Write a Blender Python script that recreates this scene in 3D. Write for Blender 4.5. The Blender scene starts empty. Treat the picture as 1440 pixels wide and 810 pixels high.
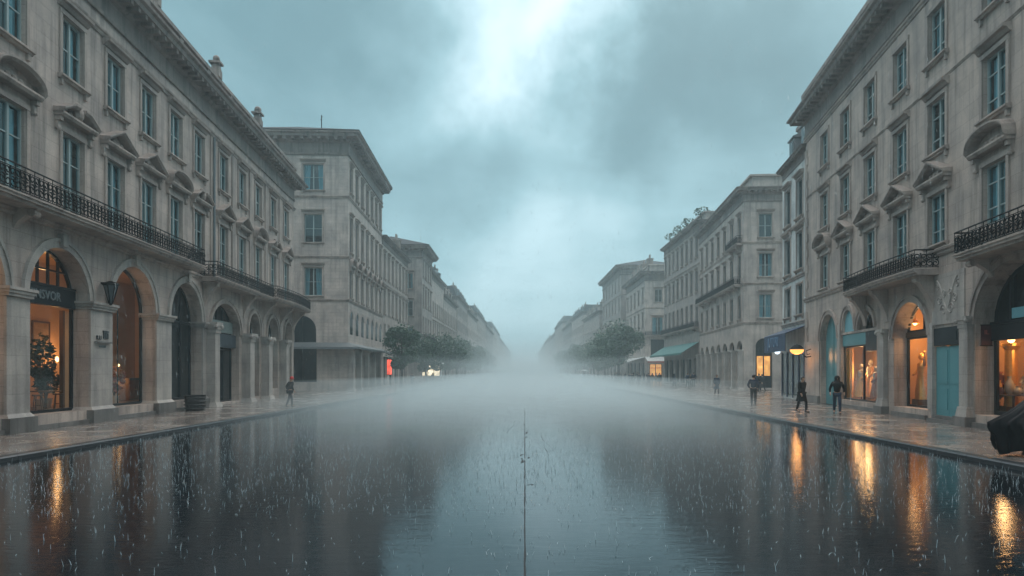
import bpy, bmesh, math, random
from mathutils import Vector, Matrix
R = math.radians
rnd = random.Random(11)
sc = bpy.context.scene
col = sc.collection

# ------------------------------------------------------------------ mesh collector
class MB:
    def __init__(s):
        s.v = []; s.f = []; s.mi = []; s.M = Matrix.Identity(4); s.cur = 0; s.sm = []; s.smooth = False
    def add(s, pts, faces):
        b = len(s.v)
        for p in pts: s.v.append(tuple(s.M @ Vector(p)))
        for f in faces:
            s.f.append([b + i for i in f]); s.mi.append(s.cur); s.sm.append(s.smooth)
    def box(s, x0, x1, y0, y1, z0, z1):
        s.add([(x0,y0,z0),(x1,y0,z0),(x1,y1,z0),(x0,y1,z0),(x0,y0,z1),(x1,y0,z1),(x1,y1,z1),(x0,y1,z1)],
              [(0,3,2,1),(4,5,6,7),(0,1,5,4),(1,2,6,5),(2,3,7,6),(3,0,4,7)])
    def frustum(s, x0, x1, y0, y1, z0, z1, g):           # box whose foot flares by g
        s.add([(x0-g,y0-g,z0),(x1+g,y0-g,z0),(x1+g,y1+g,z0),(x0-g,y1+g,z0),(x0,y0,z1),(x1,y0,z1),(x1,y1,z1),(x0,y1,z1)],
              [(0,3,2,1),(4,5,6,7),(0,1,5,4),(1,2,6,5),(2,3,7,6),(3,0,4,7)])
    def quad(s, a, b, c, d): s.add([a,b,c,d], [(0,1,2,3)])
    def prof(s, x0, x1, pts, e0=0, e1=0):                # profile of (out, z), out is towards the street, run along x; ends mitre by e*out
        n = len(pts)
        s.add([(x0 - e0*o, -o, z) for o, z in pts] + [(x1 + e1*o, -o, z) for o, z in pts],
              [(i, (i+1) % n, n + (i+1) % n, n + i) for i in range(n)] + [tuple(range(n-1, -1, -1)), tuple(range(n, 2*n))])
    def tube(s, path, r, n=6, cap=True, r1=None):
        path = [Vector(p) for p in path]; m = len(path); base = []; pts = []
        for i, p in enumerate(path):
            t = (path[min(i+1, m-1)] - path[max(i-1, 0)])
            t = t.normalized() if t.length > 1e-9 else Vector((0,0,1))
            u = t.cross(Vector((0,0,1)) if abs(t.z) < .95 else Vector((1,0,0))).normalized(); w = t.cross(u)
            rr = r if r1 is None else r + (r1 - r) * i / max(1, m-1)
            for k in range(n):
                a = 2*math.pi*k/n; pts.append(p + u*(rr*math.cos(a)) + w*(rr*math.sin(a)))
        fs = [(i*n+k, i*n+(k+1) % n, (i+1)*n+(k+1) % n, (i+1)*n+k) for i in range(m-1) for k in range(n)]
        if cap: fs += [tuple(range(n-1, -1, -1)), tuple(range((m-1)*n, m*n))]
        s.add(pts, fs)
    def lathe(s, prof, c=(0,0,0), n=12, a0=0, a1=2*math.pi):
        full = abs(a1 - a0 - 2*math.pi) < 1e-6; k = n if full else n + 1; pts = []
        for r, z in prof:
            for i in range(k):
                a = a0 + (a1-a0)*i/n; pts.append((c[0]+r*math.cos(a), c[1]+r*math.sin(a), c[2]+z))
        fs = []
        for j in range(len(prof)-1):
            for i in range(n if full else n):
                i2 = (i+1) % k
                fs.append((j*k+i, j*k+i2, (j+1)*k+i2, (j+1)*k+i))
        s.add(pts, fs)
    def ball(s, c, r, n=10, m=7, sz=1.0):
        s.lathe([(max(1e-4, r*math.sin(math.pi*j/m)), -r*sz*math.cos(math.pi*j/m)) for j in range(m+1)], c, n)
    def mesh(s, name, mats):
        me = bpy.data.meshes.new(name); me.from_pydata(s.v, [], s.f)
        if not isinstance(mats, (list, tuple)): mats = [mats]
        for m in mats: me.materials.append(m)
        me.polygons.foreach_set('material_index', s.mi); me.polygons.foreach_set('use_smooth', s.sm)
        me.update(); return me
    def build(s, name, mats, parent=None, fix=True):
        me = s.mesh(name, mats)
        if fix:
            bm = bmesh.new(); bm.from_mesh(me); bmesh.ops.recalc_face_normals(bm, faces=bm.faces); bm.to_mesh(me); bm.free()
        return link(name, me, parent)

def link(name, me, parent=None, M=None):
    o = bpy.data.objects.new(name, me); col.objects.link(o)
    if parent: o.parent = parent
    if M is not None: o.matrix_basis = M
    return o
def tag(o, label=None, cat=None, group=None, kind=None):
    if label: o['label'] = label
    if cat: o['category'] = cat
    if group: o['group'] = group
    if kind: o['kind'] = kind
    return o
def empty(name, loc, rz=0):
    o = bpy.data.objects.new(name, None); col.objects.link(o); o.location = loc; o.rotation_euler = (0,0,rz); o.empty_display_size = .3
    return o
def copy_tree(o, parent=None):
    kids = list(o.children)
    c = o.copy(); col.objects.link(c); c.parent = parent
    for k in kids: copy_tree(k, c)
    return c
def T(x, y, z): return Matrix.Translation((x, y, z))

# ------------------------------------------------------------------ materials
def new_mat(name):
    m = bpy.data.materials.new(name); m.use_nodes = True; nt = m.node_tree
    return m, nt, nt.nodes['Principled BSDF']
def nd(nt, t, ins=None, **props):
    n = nt.nodes.new(t)
    for k, v in props.items(): setattr(n, k, v)
    for k, v in (ins or {}).items():
        if isinstance(v, bpy.types.NodeSocket): nt.links.new(v, n.inputs[k])
        else: n.inputs[k].default_value = v
    return n
def mth(nt, op, a, b=0.0, c=None, clamp=False):
    n = nt.nodes.new('ShaderNodeMath'); n.operation = op; n.use_clamp = clamp
    for i, v in enumerate((a, b) if c is None else (a, b, c)):
        if isinstance(v, bpy.types.NodeSocket): nt.links.new(v, n.inputs[i])
        else: n.inputs[i].default_value = v
    return n.outputs[0]
def mixc(nt, f, a, b, blend='MIX'):
    n = nt.nodes.new('ShaderNodeMix'); n.data_type = 'RGBA'; n.blend_type = blend
    for k, v in ((0, f), (6, a), (7, b)):
        if isinstance(v, bpy.types.NodeSocket): nt.links.new(v, n.inputs[k])
        else: n.inputs[k].default_value = v if k == 0 else (*v[:3], 1)
    return n.outputs[2]
def ramp(nt, f, stops):
    n = nt.nodes.new('ShaderNodeValToRGB'); nt.links.new(f, n.inputs[0]); e = n.color_ramp.elements
    while len(e) < len(stops): e.new(.5)
    for i, (p, c) in enumerate(stops): e[i].position = p; e[i].color = (*c, 1) if len(c) == 3 else c
    return n.outputs[0]

def stone(name, c1, c2, bw=.9, bh=.42, joint=.25, rough=.75, jdark=.6, stain=.5):
    m, nt, b = new_mat(name); L = nt.links.new
    tc = nd(nt, 'ShaderNodeTexCoord').outputs['Object']
    sp = nd(nt, 'ShaderNodeSeparateXYZ', {0: tc})
    u = mth(nt, 'ADD', sp.outputs[0], sp.outputs[1])
    cv = nd(nt, 'ShaderNodeCombineXYZ', {0: u, 1: sp.outputs[2]}).outputs[0]
    br = nd(nt, 'ShaderNodeTexBrick', {'Vector': cv, 'Color1': (*c1, 1), 'Color2': (*c2, 1), 'Mortar': (*[x*jdark for x in c1], 1), 'Scale': 1.0,
            'Mortar Size': .008, 'Mortar Smooth': .3, 'Brick Width': bw, 'Row Height': bh})
    n1 = nd(nt, 'ShaderNodeTexNoise', {'Vector': tc, 'Scale': .55, 'Detail': 6.0, 'Roughness': .6}).outputs[0]
    stv = nd(nt, 'ShaderNodeMapping', {0: tc, 3: (2.2, 2.2, .16)}).outputs[0]
    n2 = nd(nt, 'ShaderNodeTexNoise', {'Vector': stv, 'Scale': 1.0, 'Detail': 5.0, 'Roughness': .65}).outputs[0]
    n3 = nd(nt, 'ShaderNodeTexNoise', {'Vector': tc, 'Scale': 14.0, 'Detail': 5.0, 'Roughness': .7}).outputs[0]
    f1 = ramp(nt, n1, [(.3, (.60,.60,.61)), (.7, (1.16,1.13,1.08))])
    f2 = ramp(nt, n2, [(.34, tuple([1-stain]*3)), (.52, (1,1,1))])
    f3 = ramp(nt, n3, [(.3, (.86,.86,.86)), (.75, (1.08,1.08,1.08))])
    c = mixc(nt, 1.0, br.outputs[0], f1, 'MULTIPLY'); c = mixc(nt, 1.0, c, f2, 'MULTIPLY'); c = mixc(nt, 1.0, c, f3, 'MULTIPLY')
    L(c, b.inputs['Base Color'])
    h = mth(nt, 'ADD', mth(nt, 'MULTIPLY', n3, .35), mth(nt, 'MULTIPLY', br.outputs['Fac'], -joint*4))
    bp = nd(nt, 'ShaderNodeBump', {'Strength': .5, 'Distance': .02, 'Height': h}).outputs[0]
    L(bp, b.inputs['Normal'])
    L(ramp(nt, n2, [(.3, (rough-.25,)*3), (.7, (rough,)*3)]), b.inputs['Roughness'])
    return m
def simple(name, c, rough=.5, metal=0.0, noise=.25, scale=6.0, bump=.1, spec=.5):
    m, nt, b = new_mat(name)
    tc = nd(nt, 'ShaderNodeTexCoord').outputs['Object']
    n = nd(nt, 'ShaderNodeTexNoise', {'Vector': tc, 'Scale': scale, 'Detail': 4.0, 'Roughness': .6}).outputs[0]
    nt.links.new(mixc(nt, n, [x*(1-noise) for x in c], [x*(1+noise) for x in c]), b.inputs['Base Color'])
    b.inputs['Roughness'].default_value = rough; b.inputs['Metallic'].default_value = metal; b.inputs['Specular IOR Level'].default_value = spec
    if bump: nt.links.new(nd(nt, 'ShaderNodeBump', {'Strength': bump, 'Distance': .02, 'Height': n}).outputs[0], b.inputs['Normal'])
    return m
def emis(name, c, s, var=0):
    m, nt, b = new_mat(name)
    b.inputs['Base Color'].default_value = (*c, 1); b.inputs['Emission Color'].default_value = (*c, 1); b.inputs['Emission Strength'].default_value = s
    if var:
        tc = nd(nt, 'ShaderNodeTexCoord').outputs['Object']
        n = nd(nt, 'ShaderNodeTexNoise', {'Vector': tc, 'Scale': 3.0, 'Detail': 3.0}).outputs[0]
        nt.links.new(mth(nt, 'MULTIPLY', mth(nt, 'POWER', n, 2.0), s*4), b.inputs['Emission Strength'])
    return m
def glass(name, tint, base=.12, rough=.03):
    m, nt, b = new_mat(name); nt.nodes.remove(b)
    fr = mth(nt, 'POWER', nd(nt, 'ShaderNodeLayerWeight', {'Blend': .5}).outputs['Facing'], 4.0)
    fac = mth(nt, 'ADD', mth(nt, 'MULTIPLY', fr, .55), base, clamp=True)
    tr = nd(nt, 'ShaderNodeBsdfTransparent', {0: (*tint, 1)}).outputs[0]
    tc = nd(nt, 'ShaderNodeTexCoord').outputs['Object']
    n = nd(nt, 'ShaderNodeTexNoise', {'Vector': tc, 'Scale': 1.7, 'Detail': 2.0}).outputs[0]
    bp = nd(nt, 'ShaderNodeBump', {'Strength': .06, 'Distance': .05, 'Height': n}).outputs[0]
    gl = nd(nt, 'ShaderNodeBsdfGlossy', {'Roughness': rough, 'Normal': bp, 'Color': (.8,.96,.97,1)}).outputs[0]
    mx = nd(nt, 'ShaderNodeMixShader', {0: fac, 1: tr, 2: gl}).outputs[0]
    nt.links.new(mx, nt.nodes['Material Output'].inputs[0])
    return m

M = {}
M['stoneL'] = stone('limestone_warm', (.47,.395,.355), (.52,.44,.40), 1.1, .5, .14, jdark=.66, stain=.5)
M['stoneR'] = stone('limestone_beige', (.47,.39,.345), (.52,.435,.39), 1.2, .55, .14, jdark=.66, stain=.48)
M['trim'] = stone('trim_stone', (.41,.345,.31), (.45,.38,.345), 1.6, .9, .04, jdark=.85, stain=.42)
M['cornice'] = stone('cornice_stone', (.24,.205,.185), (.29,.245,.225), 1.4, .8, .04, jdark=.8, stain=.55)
M['pier'] = stone('pier_stone', (.43,.40,.375), (.47,.435,.41), 1.6, .62, .12, jdark=.75, stain=.3)
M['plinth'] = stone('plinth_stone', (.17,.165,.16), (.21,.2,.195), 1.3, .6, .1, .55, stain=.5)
M['brick'] = stone('ashlar_stone', (.48,.42,.385), (.54,.475,.44), .8, .34, .5, jdark=.5, stain=.3)
M['pale'] = stone('pale_render', (.66,.69,.69), (.69,.72,.72), 4, 3, .0, jdark=1, stain=.35)
M['far1'] = stone('far_limestone', (.46,.40,.365), (.50,.44,.405), 1.2, .5, .2, jdark=.8, stain=.35)
M['far2'] = stone('far_grey_stone', (.38,.34,.32), (.43,.385,.36), 1.2, .5, .2, jdark=.8, stain=.4)
M['far3'] = stone('far_cream_stone', (.52,.455,.415), (.56,.495,.455), 1.2, .5, .2, jdark=.8, stain=.35)
M['roof'] = simple('slate_roof', (.04,.045,.05), .8, 0, .3, 3, .1, .15)
M['zinc'] = simple('zinc', (.16,.18,.19), .4, .3, .2, 2)
M['iron'] = simple('wrought_iron', (.004,.006,.008), .6, 0, .3, 8, .1, .15)
M['frame'] = simple('pale_teal_frame', (.30,.37,.37), .4, 0, .15, 3)
M['fframe'] = simple('dark_teal_frame', (.07,.11,.12), .5, 0, .2, 3)
M['dframe'] = simple('dark_shop_frame', (.010,.016,.021), .35, 0, .3, 3, .1, .2)
M['teal'] = simple('teal_paint', (.07,.25,.28), .35, 0, .18, 1.5)
M['tealg'] = simple('teal_blind', (.16,.40,.46), .4, 0, .15, 2)
M['navy'] = simple('navy_canvas', (.018,.045,.10), .6, 0, .25, 2)
M['green'] = simple('green_canvas', (.05,.18,.17), .6, 0, .3, 1.5)
M['palecanvas'] = simple('pale_canvas', (.5,.5,.48), .7, 0, .2, 2)
M['redcanvas'] = simple('red_canvas', (.35,.09,.07), .7, 0, .2, 2)
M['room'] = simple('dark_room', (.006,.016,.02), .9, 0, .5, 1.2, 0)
M['curtain'] = simple('curtain', (.36,.54,.58), .9, 0, .3, 2.5, 0)
M['pane'] = glass('window_glass', (.38,.62,.68), .09)
M['shop'] = glass('shop_glass', (.95,.95,.95), .03)
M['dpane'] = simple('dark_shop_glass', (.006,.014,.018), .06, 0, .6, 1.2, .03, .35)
M['warm'] = simple('warm_plaster', (.55,.33,.17), .8, 0, .18, 1.2)
M['wood'] = simple('brown_wood', (.10,.05,.025), .45, 0, .35, 4)
M['woodfloor'] = simple('wood_floor', (.16,.08,.04), .4, 0, .3, 3)
M['gold'] = simple('gilded', (.75,.42,.13), .38, .6, .3, 7, .3)
M['goldcloth'] = simple('ochre_cloth', (.62,.33,.11), .8, 0, .35, 3, .3)
M['redcloth'] = simple('russet_cloth', (.28,.08,.04), .8, 0, .35, 4, .3)
M['ceramic'] = simple('ceramic', (.5,.42,.33), .25, 0, .2, 5)
M['leaf_in'] = simple('indoor_leaf', (.02,.035,.015), .5, 0, .3, 5)
M['bulb'] = emis('warm_bulb', (1,.62,.25), 4)
M['orange'] = emis('orange_lamp', (1,.42,.10), 1.4)
M['white_lamp'] = emis('white_globe', (.75,.9,1), 1.3)
M['red_lit'] = emis('red_lit_sign', (1,.10,.05), .9, 1)
M['white_lit'] = emis('white_lit_shop', (1,.85,.6), .9, 1)
M['amber_lit'] = emis('amber_lit_shop', (1,.45,.12), .5, 1)
M['letters'] = simple('grey_letters', (.16,.19,.20), .4, 0, .1)
M['navy_letters'] = simple('blue_letters', (.10,.2,.33), .5, 0, .1)
M['emblem'] = simple('black_plaque', (.02,.024,.028), .4)
M['plaque_red'] = simple('maroon_plaque', (.06,.015,.02), .4)
M['skin'] = simple('skin', (.45,.28,.2), .5, 0, .1)
M['hair'] = simple('dark_hair', (.015,.011,.01), .5, 0, .3, 20)
M['black'] = simple('black_cloth', (.008,.009,.011), .55, 0, .5, 5, .3, .12)
M['char'] = simple('charcoal_cloth', (.022,.025,.03), .75, 0, .3, 5, .3, .12)
M['navycloth'] = simple('navy_cloth', (.014,.024,.045), .75, 0, .3, 5, .3, .12)
M['brown'] = simple('brown_cloth', (.06,.035,.025), .75, 0, .3, 5, .3, .12)
M['greycloth'] = simple('grey_cloth', (.14,.15,.16), .75, 0, .3, 5, .3)
M['whitecloth'] = simple('pale_cloth', (.55,.56,.56), .75, 0, .2, 5, .3)
M['denim'] = simple('denim', (.03,.05,.08), .75, 0, .3, 6, .3, .12)
M['redhat'] = simple('red_hat', (.55,.03,.02), .5, 0, .2, 5)
M['shoe'] = simple('dark_shoe', (.012,.01,.01), .4)
M['wicker'] = simple('dark_wicker', (.03,.03,.03), .6, 0, .5, 30, .5)
M['bark'] = simple('bark', (.06,.05,.042), .85, 0, .35, 5, .6)
def leafmat(name, a, b_):
    m, nt, b = new_mat(name)
    g = nd(nt, 'ShaderNodeNewGeometry'); 
    c = mixc(nt, g.outputs['Random Per Island'], a, b_)
    nt.links.new(c, b.inputs['Base Color']); b.inputs['Roughness'].default_value = .5
    return m
M['leafA'] = leafmat('plane_leaf_dark', (.025,.06,.042), (.08,.15,.09))
M['leafB'] = leafmat('plane_leaf_green', (.03,.07,.05), (.095,.17,.105))

# road, wet
def road_mat():
    m, nt, b = new_mat('wet_asphalt'); L = nt.links.new
    tc = nd(nt, 'ShaderNodeTexCoord').outputs['Object']
    n1 = nd(nt, 'ShaderNodeTexNoise', {'Vector': tc, 'Scale': .5, 'Detail': 8.0, 'Roughness': .68}).outputs[0]
    mp = nd(nt, 'ShaderNodeMapping', {0: tc, 3: (.55, 1.9, 1)}).outputs[0]
    rip = nd(nt, 'ShaderNodeTexNoise', {'Vector': mp, 'Scale': 3.2, 'Detail': 4.0, 'Roughness': .62, 'Distortion': .5}).outputs[0]
    fine = nd(nt, 'ShaderNodeTexNoise', {'Vector': tc, 'Scale': 26.0, 'Detail': 3.0, 'Roughness': .7}).outputs[0]
    vor = nd(nt, 'ShaderNodeTexVoronoi', {'Vector': tc, 'Scale': 9.0}, feature='F1').outputs[0]
    drop = mth(nt, 'MULTIPLY', mth(nt, 'SINE', mth(nt, 'MULTIPLY', vor, 42.0)), mth(nt, 'SUBTRACT', .55, vor, clamp=True))
    h = mth(nt, 'ADD', mth(nt, 'MULTIPLY', rip, .42), mth(nt, 'ADD', mth(nt, 'MULTIPLY', fine, .11), mth(nt, 'MULTIPLY', drop, .05)))
    L(nd(nt, 'ShaderNodeBump', {'Strength': .14, 'Distance': .05, 'Height': h}).outputs[0], b.inputs['Normal'])
    L(mixc(nt, n1, (.004,.006,.008), (.014,.018,.022)), b.inputs['Base Color'])
    L(ramp(nt, n1, [(.38, (.03,)*3), (.5, (.06,)*3), (.7, (.13,)*3)]), b.inputs['Roughness'])
    b.inputs['IOR'].default_value = 1.5; b.inputs['Specular Tint'].default_value = (.55,.85,1,1)
    return m
def pave_mat():
    m, nt, b = new_mat('wet_paving'); L = nt.links.new
    tc = nd(nt, 'ShaderNodeTexCoord').outputs['Object']
    br = nd(nt, 'ShaderNodeTexBrick', {'Vector': tc, 'Color1': (.20,.175,.16,1), 'Color2': (.28,.25,.225,1), 'Mortar': (.06,.055,.05,1), 'Scale': 1.0,
            'Mortar Size': .012, 'Brick Width': 1.1, 'Row Height': .55})
    n1 = nd(nt, 'ShaderNodeTexNoise', {'Vector': tc, 'Scale': .7, 'Detail': 6.0, 'Roughness': .65}).outputs[0]
    n2 = nd(nt, 'ShaderNodeTexNoise', {'Vector': tc, 'Scale': 11.0, 'Detail': 4.0, 'Roughness': .65}).outputs[0]
    L(mixc(nt, 1.0, br.outputs[0], ramp(nt, n1, [(.3, (.55,.55,.56)), (.7, (1.1,1.08,1.05))]), 'MULTIPLY'), b.inputs['Base Color'])
    L(ramp(nt, n1, [(.38, (.10,)*3), (.66, (.36,)*3)]), b.inputs['Roughness'])
    h = mth(nt, 'ADD', mth(nt, 'MULTIPLY', n2, .5), mth(nt, 'MULTIPLY', br.outputs['Fac'], -1.2))
    L(nd(nt, 'ShaderNodeBump', {'Strength': .25, 'Distance': .02, 'Height': h}).outputs[0], b.inputs['Normal'])
    return m
M['road'] = road_mat(); M['pave'] = pave_mat()
M['kerb'] = simple('wet_kerb', (.035,.04,.045), .3, 0, .4, 3, .3, .35)
M['tar'] = simple('tar_seam', (.006,.007,.008), .55, 0, .4, 9, .4, .2)
M['soil'] = simple('ground_dark', (.05,.05,.05), .8)

# ------------------------------------------------------------------ ground
CX = {'L': -12.0, 'R': 10.45}
YF = 980
g = MB(); g.quad((-150,-50,-.03),(150,-50,-.03),(150,YF,-.03),(-150,YF,-.03)); tag(g.build('ground', M['soil']), kind='structure')
g = MB(); g.quad((CX['L'],-45,0),(CX['R'],-45,0),(CX['R'],YF-5,0),(CX['L'],YF-5,0)); tag(g.build('road', M['road']), kind='structure')
for side, sg in (('L', -1), ('R', 1)):
    x = CX[side]
    g = MB(); a, b = sorted((x + sg*.32, x + sg*70)); g.box(a, b, -45, YF-6, -.02, .118); tag(g.build('pavement', M['pave']), kind='structure')
    g = MB()
    n = 0; y = -44.0
    while y < 330:
        ln = 1.18 if y < 90 else 12
        a, b = sorted((x, x + sg*.315)); c = .02
        p = [(a, -.02), (b, -.02), (b, .121), (a, .121)]
        if sg > 0: p = [(a,-.02),(b,-.02),(b,.122),(a+.03,.122),(a,.092)]
        else: p = [(a,-.02),(b,-.02),(b,.092),(b-.03,.122),(a,.122)]
        k = len(p)
        g.add([(q[0], y, q[1]) for q in p] + [(q[0], y+ln-.012, q[1]) for q in p], [(i,(i+1)%k,k+(i+1)%k,k+i) for i in range(k)] + [tuple(range(k)), tuple(range(k,2*k))])
        y += ln
    tag(g.build('kerb', M['kerb']), kind='structure')
# seam and cracks in the middle of the road
g = MB(); y = 3.0
def strip(g, pts, w0, z=.004, jit=.5):
    vs = []
    for (px, py) in pts:
        w = w0*(1 + rnd.uniform(-jit, jit)); vs += [(px-w, py, z), (px+w, py, z)]
    g.add(vs, [(2*i, 2*i+1, 2*i+3, 2*i+2) for i in range(len(pts)-1)])
strip(g, [(rnd.uniform(-.003,.003), 3+i*.3) for i in range(120)], .011, .004, .35)
for i in range(16):                                    # short broken cracks gathered round the seam, farther off
    yy = 11.5 + 26*rnd.random()**1.2; xx = rnd.gauss(-.02, .04 + .002*yy); a = rnd.uniform(.0, 6.28) if rnd.random() < .5 else rnd.choice((1.5,1.7,1.35)); l = rnd.uniform(.08, .5)
    px, py = xx, yy; pts = []
    for j in range(6):
        pts.append((px, py)); a += rnd.uniform(-.5,.5); px += .35*l/5*math.cos(a); py += 1.8*l/5*math.sin(a) + .01
    strip(g, pts, rnd.uniform(.006,.02), .0042+i*.00002, .9)
for (x0, y0, y1, dx) in ((-.6, 23, 29, .1), (.62, 17, 23, .03)):
    n = 26; xs = x0; pts = []
    for i in range(n):
        xs += rnd.uniform(-.03, .03) + dx/n; pts.append((xs, y0 + (y1-y0)*i/(n-1)))
    strip(g, pts, .0045, .0045, .9)
tag(g.build('road_seam', M['tar'], fix=False), kind='structure')

# ------------------------------------------------------------------ facade tools (local frame: x along the facade, y inward, z up)
def wall(mb, L, z0, z1, ops, skin=0.0, x0=0.0):
    xs = sorted({x0, L, *[o['x0'] for o in ops], *[o['x1'] for o in ops]}); zs = sorted({z0, z1, *[o['z0'] for o in ops], *[o['z1'] for o in ops]})
    for i in range(len(xs)-1):
        for j in range(len(zs)-1):
            cx, cz = (xs[i]+xs[i+1])/2, (zs[j]+zs[j+1])/2
            if xs[i+1]-xs[i] < 1e-6 or zs[j+1]-zs[j] < 1e-6: continue
            if any(o['x0'] < cx < o['x1'] and o['z0'] < cz < o['z1'] for o in ops): continue
            mb.quad((xs[i],0,zs[j]),(xs[i+1],0,zs[j]),(xs[i+1],0,zs[j+1]),(xs[i],0,zs[j+1]))
    for o in ops:
        d = o.get('d', .3); a, b, c, e = o['x0'], o['x1'], o['z0'], o['z1']
        mb.quad((a,0,c),(b,0,c),(b,d,c),(a,d,c))
        pts = outline(o)
        for p, q in zip(pts[:-1], pts[1:]):
            mb.quad((p[0],0,p[1]),(p[0],d,p[1]),(q[0],d,q[1]),(q[0],0,q[1]))
        if o.get('rise'):
            cur = [p for p in pts if p[1] >= e - o['rise'] - 1e-6]
            for p, q in zip(cur[:-1], cur[1:]):
                if abs(p[0]-q[0]) > 1e-6: mb.quad((p[0],0,p[1]),(q[0],0,q[1]),(q[0],0,e),(p[0],0,e))
def outline(o, g=0.0, n=14):
    a, b, c, e = o['x0']-g, o['x1']+g, o['z0'], o['z1']+g
    r = o.get('rise')
    if not r: return [(a,c),(a,e),(b,e),(b,c)]
    r += g; m, h = (a+b)/2, (b-a)/2; pw = o.get('point', 1.0)
    cur = []
    for i in range(n+1):
        t = math.pi*(1 - i/n); x = math.cos(t); z = max(0.0, math.sin(t))**pw
        cur.append((m + h*x, e - r + r*z))
    return [(a,c)] + cur + [(b,c)]
def archband(mb, o, w, proj, z0=None, n=16, y=0.0):            # raised moulding that follows the opening
    A = outline(o, 0, n); B = outline(o, w, n)
    if o.get('rise'): A, B = A[1:-1], B[1:-1]
    if z0 is not None: A = [(p[0], max(p[1], z0)) for p in A]; B = [(p[0], max(p[1], z0)) for p in B]
    k = len(A); pts = []
    for (p, q) in zip(A, B):
        mx, mz = p[0]*.35+q[0]*.65, p[1]*.35+q[1]*.65
        pts += [(p[0], y, p[1]), (p[0], y-proj*.6, p[1]), (mx, y-proj*.6, mz), (mx, y-proj, mz), (q[0], y-proj, q[1]), (q[0], y, q[1])]
    fs = []
    for i in range(k-1):
        for j in range(5): fs.append((i*6+j, i*6+j+1, (i+1)*6+j+1, (i+1)*6+j))
    fs += [tuple(range(6)), tuple(range((k-1)*6, k*6))]
    mb.add(pts, fs)

CORN = [(0,-1.5),(.1,-1.5),(.12,-1.36),(.05,-1.3),(.05,-.62),(.18,-.55),(.26,-.38),(.8,-.34),(.84,-.16),(.98,-.1),(1.0,0),(0,.08)]
def cornice(mb, x0, x1, ztop, s=1.0, e0=0, e1=0, step=.62):
    mb.prof(x0, x1, [(o*s, ztop + z*s) for o, z in CORN], e0, e1)
    x = x0 + .3
    while x < x1 - .2:                                          # modillions
        mb.box(x, x+.22*s, -.74*s, -.25*s, ztop-.52*s, ztop-.342*s); x += step*s
BANDP = [(0,0),(.06,0),(.09,.06),(.09,.12),(.16,.17),(.18,.25),(.17,.28),(0,.31)]
def band(mb, x0, x1, z, s=1.0, e0=0, e1=0): mb.prof(x0, x1, [(o*s, z + h*s) for o, h in BANDP], e0, e1)

_wcache = {}
def window_mesh(w, h, style):
    k = (round(w,2), round(h,2), style)
    if k in _wcache: return _wcache[k]
    f = MB(); t = .065
    rows = {'two': 2, 'three': 3, 'far': 1, 'side': 3}[style]
    f.box(-w/2, -w/2+t, -.04, .05, 0, h); f.box(w/2-t, w/2, -.04, .05, 0, h); f.box(-w/2+t, w/2-t, -.04, .05, h-t, h); f.box(-w/2+t, w/2-t, -.05, .05, 0, t*1.3)
    f.box(-.05, .05, -.055, .045, t*1.3, h-t)
    for i in range(1, rows):
        z = h*i/rows if style != 'side' else h*(.28 + .42*(i-1))
        f.box(-w/2+t, -.05, -.03, .03, z-.022, z+.022); f.box(.05, w/2-t, -.03, .03, z-.022, z+.022)
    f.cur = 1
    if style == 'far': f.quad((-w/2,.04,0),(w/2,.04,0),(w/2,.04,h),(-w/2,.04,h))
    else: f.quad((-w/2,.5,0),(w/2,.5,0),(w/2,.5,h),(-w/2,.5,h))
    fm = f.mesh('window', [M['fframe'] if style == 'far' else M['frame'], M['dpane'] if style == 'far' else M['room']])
    pm = cms = None
    if style != 'far':
        p = MB(); p.quad((-w/2+.01,.012,.01),(w/2-.01,.012,.01),(w/2-.01,.012,h-.01),(-w/2+.01,.012,h-.01)); pm = p.mesh('pane', M['pane'])
        cms = []
        for v in range(3):
            c = MB(); c.smooth = True
            for sgn in (-1, 1):
                wd = w*rnd.uniform(.2, .42); n = 15; pts = []
                ph = rnd.random()*6; 
                for i in range(n+1):
                    u = i/n; x = sgn*(w/2 - .06 - wd*u); y = .14 + .035*math.sin(u*17+ph)
                    xb = sgn*(w/2 - .06 - wd*u*rnd.uniform(.93,1.0)*.85)
                    pts += [(xb, y+.01, .08), (x, y, h-.06)]
                c.add(pts, [(2*i, 2*i+2, 2*i+3, 2*i+1) for i in range(n)])
            cms.append(c.mesh('curtain', M['curtain']))
    _wcache[k] = (fm, pm, cms); return _wcache[k]
def put_window(root, F, o, style='two', d=None):
    w, h = o['x1']-o['x0'], o['z1']-o['z0']; d = o.get('d', .3) if d is None else d
    fm, pm, cms = window_mesh(w, h, style)
    wo = link('window', fm, root, F @ T((o['x0']+o['x1'])/2, d-.06, o['z0']))
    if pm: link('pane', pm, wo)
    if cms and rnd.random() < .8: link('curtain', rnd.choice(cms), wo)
    return wo

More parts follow.
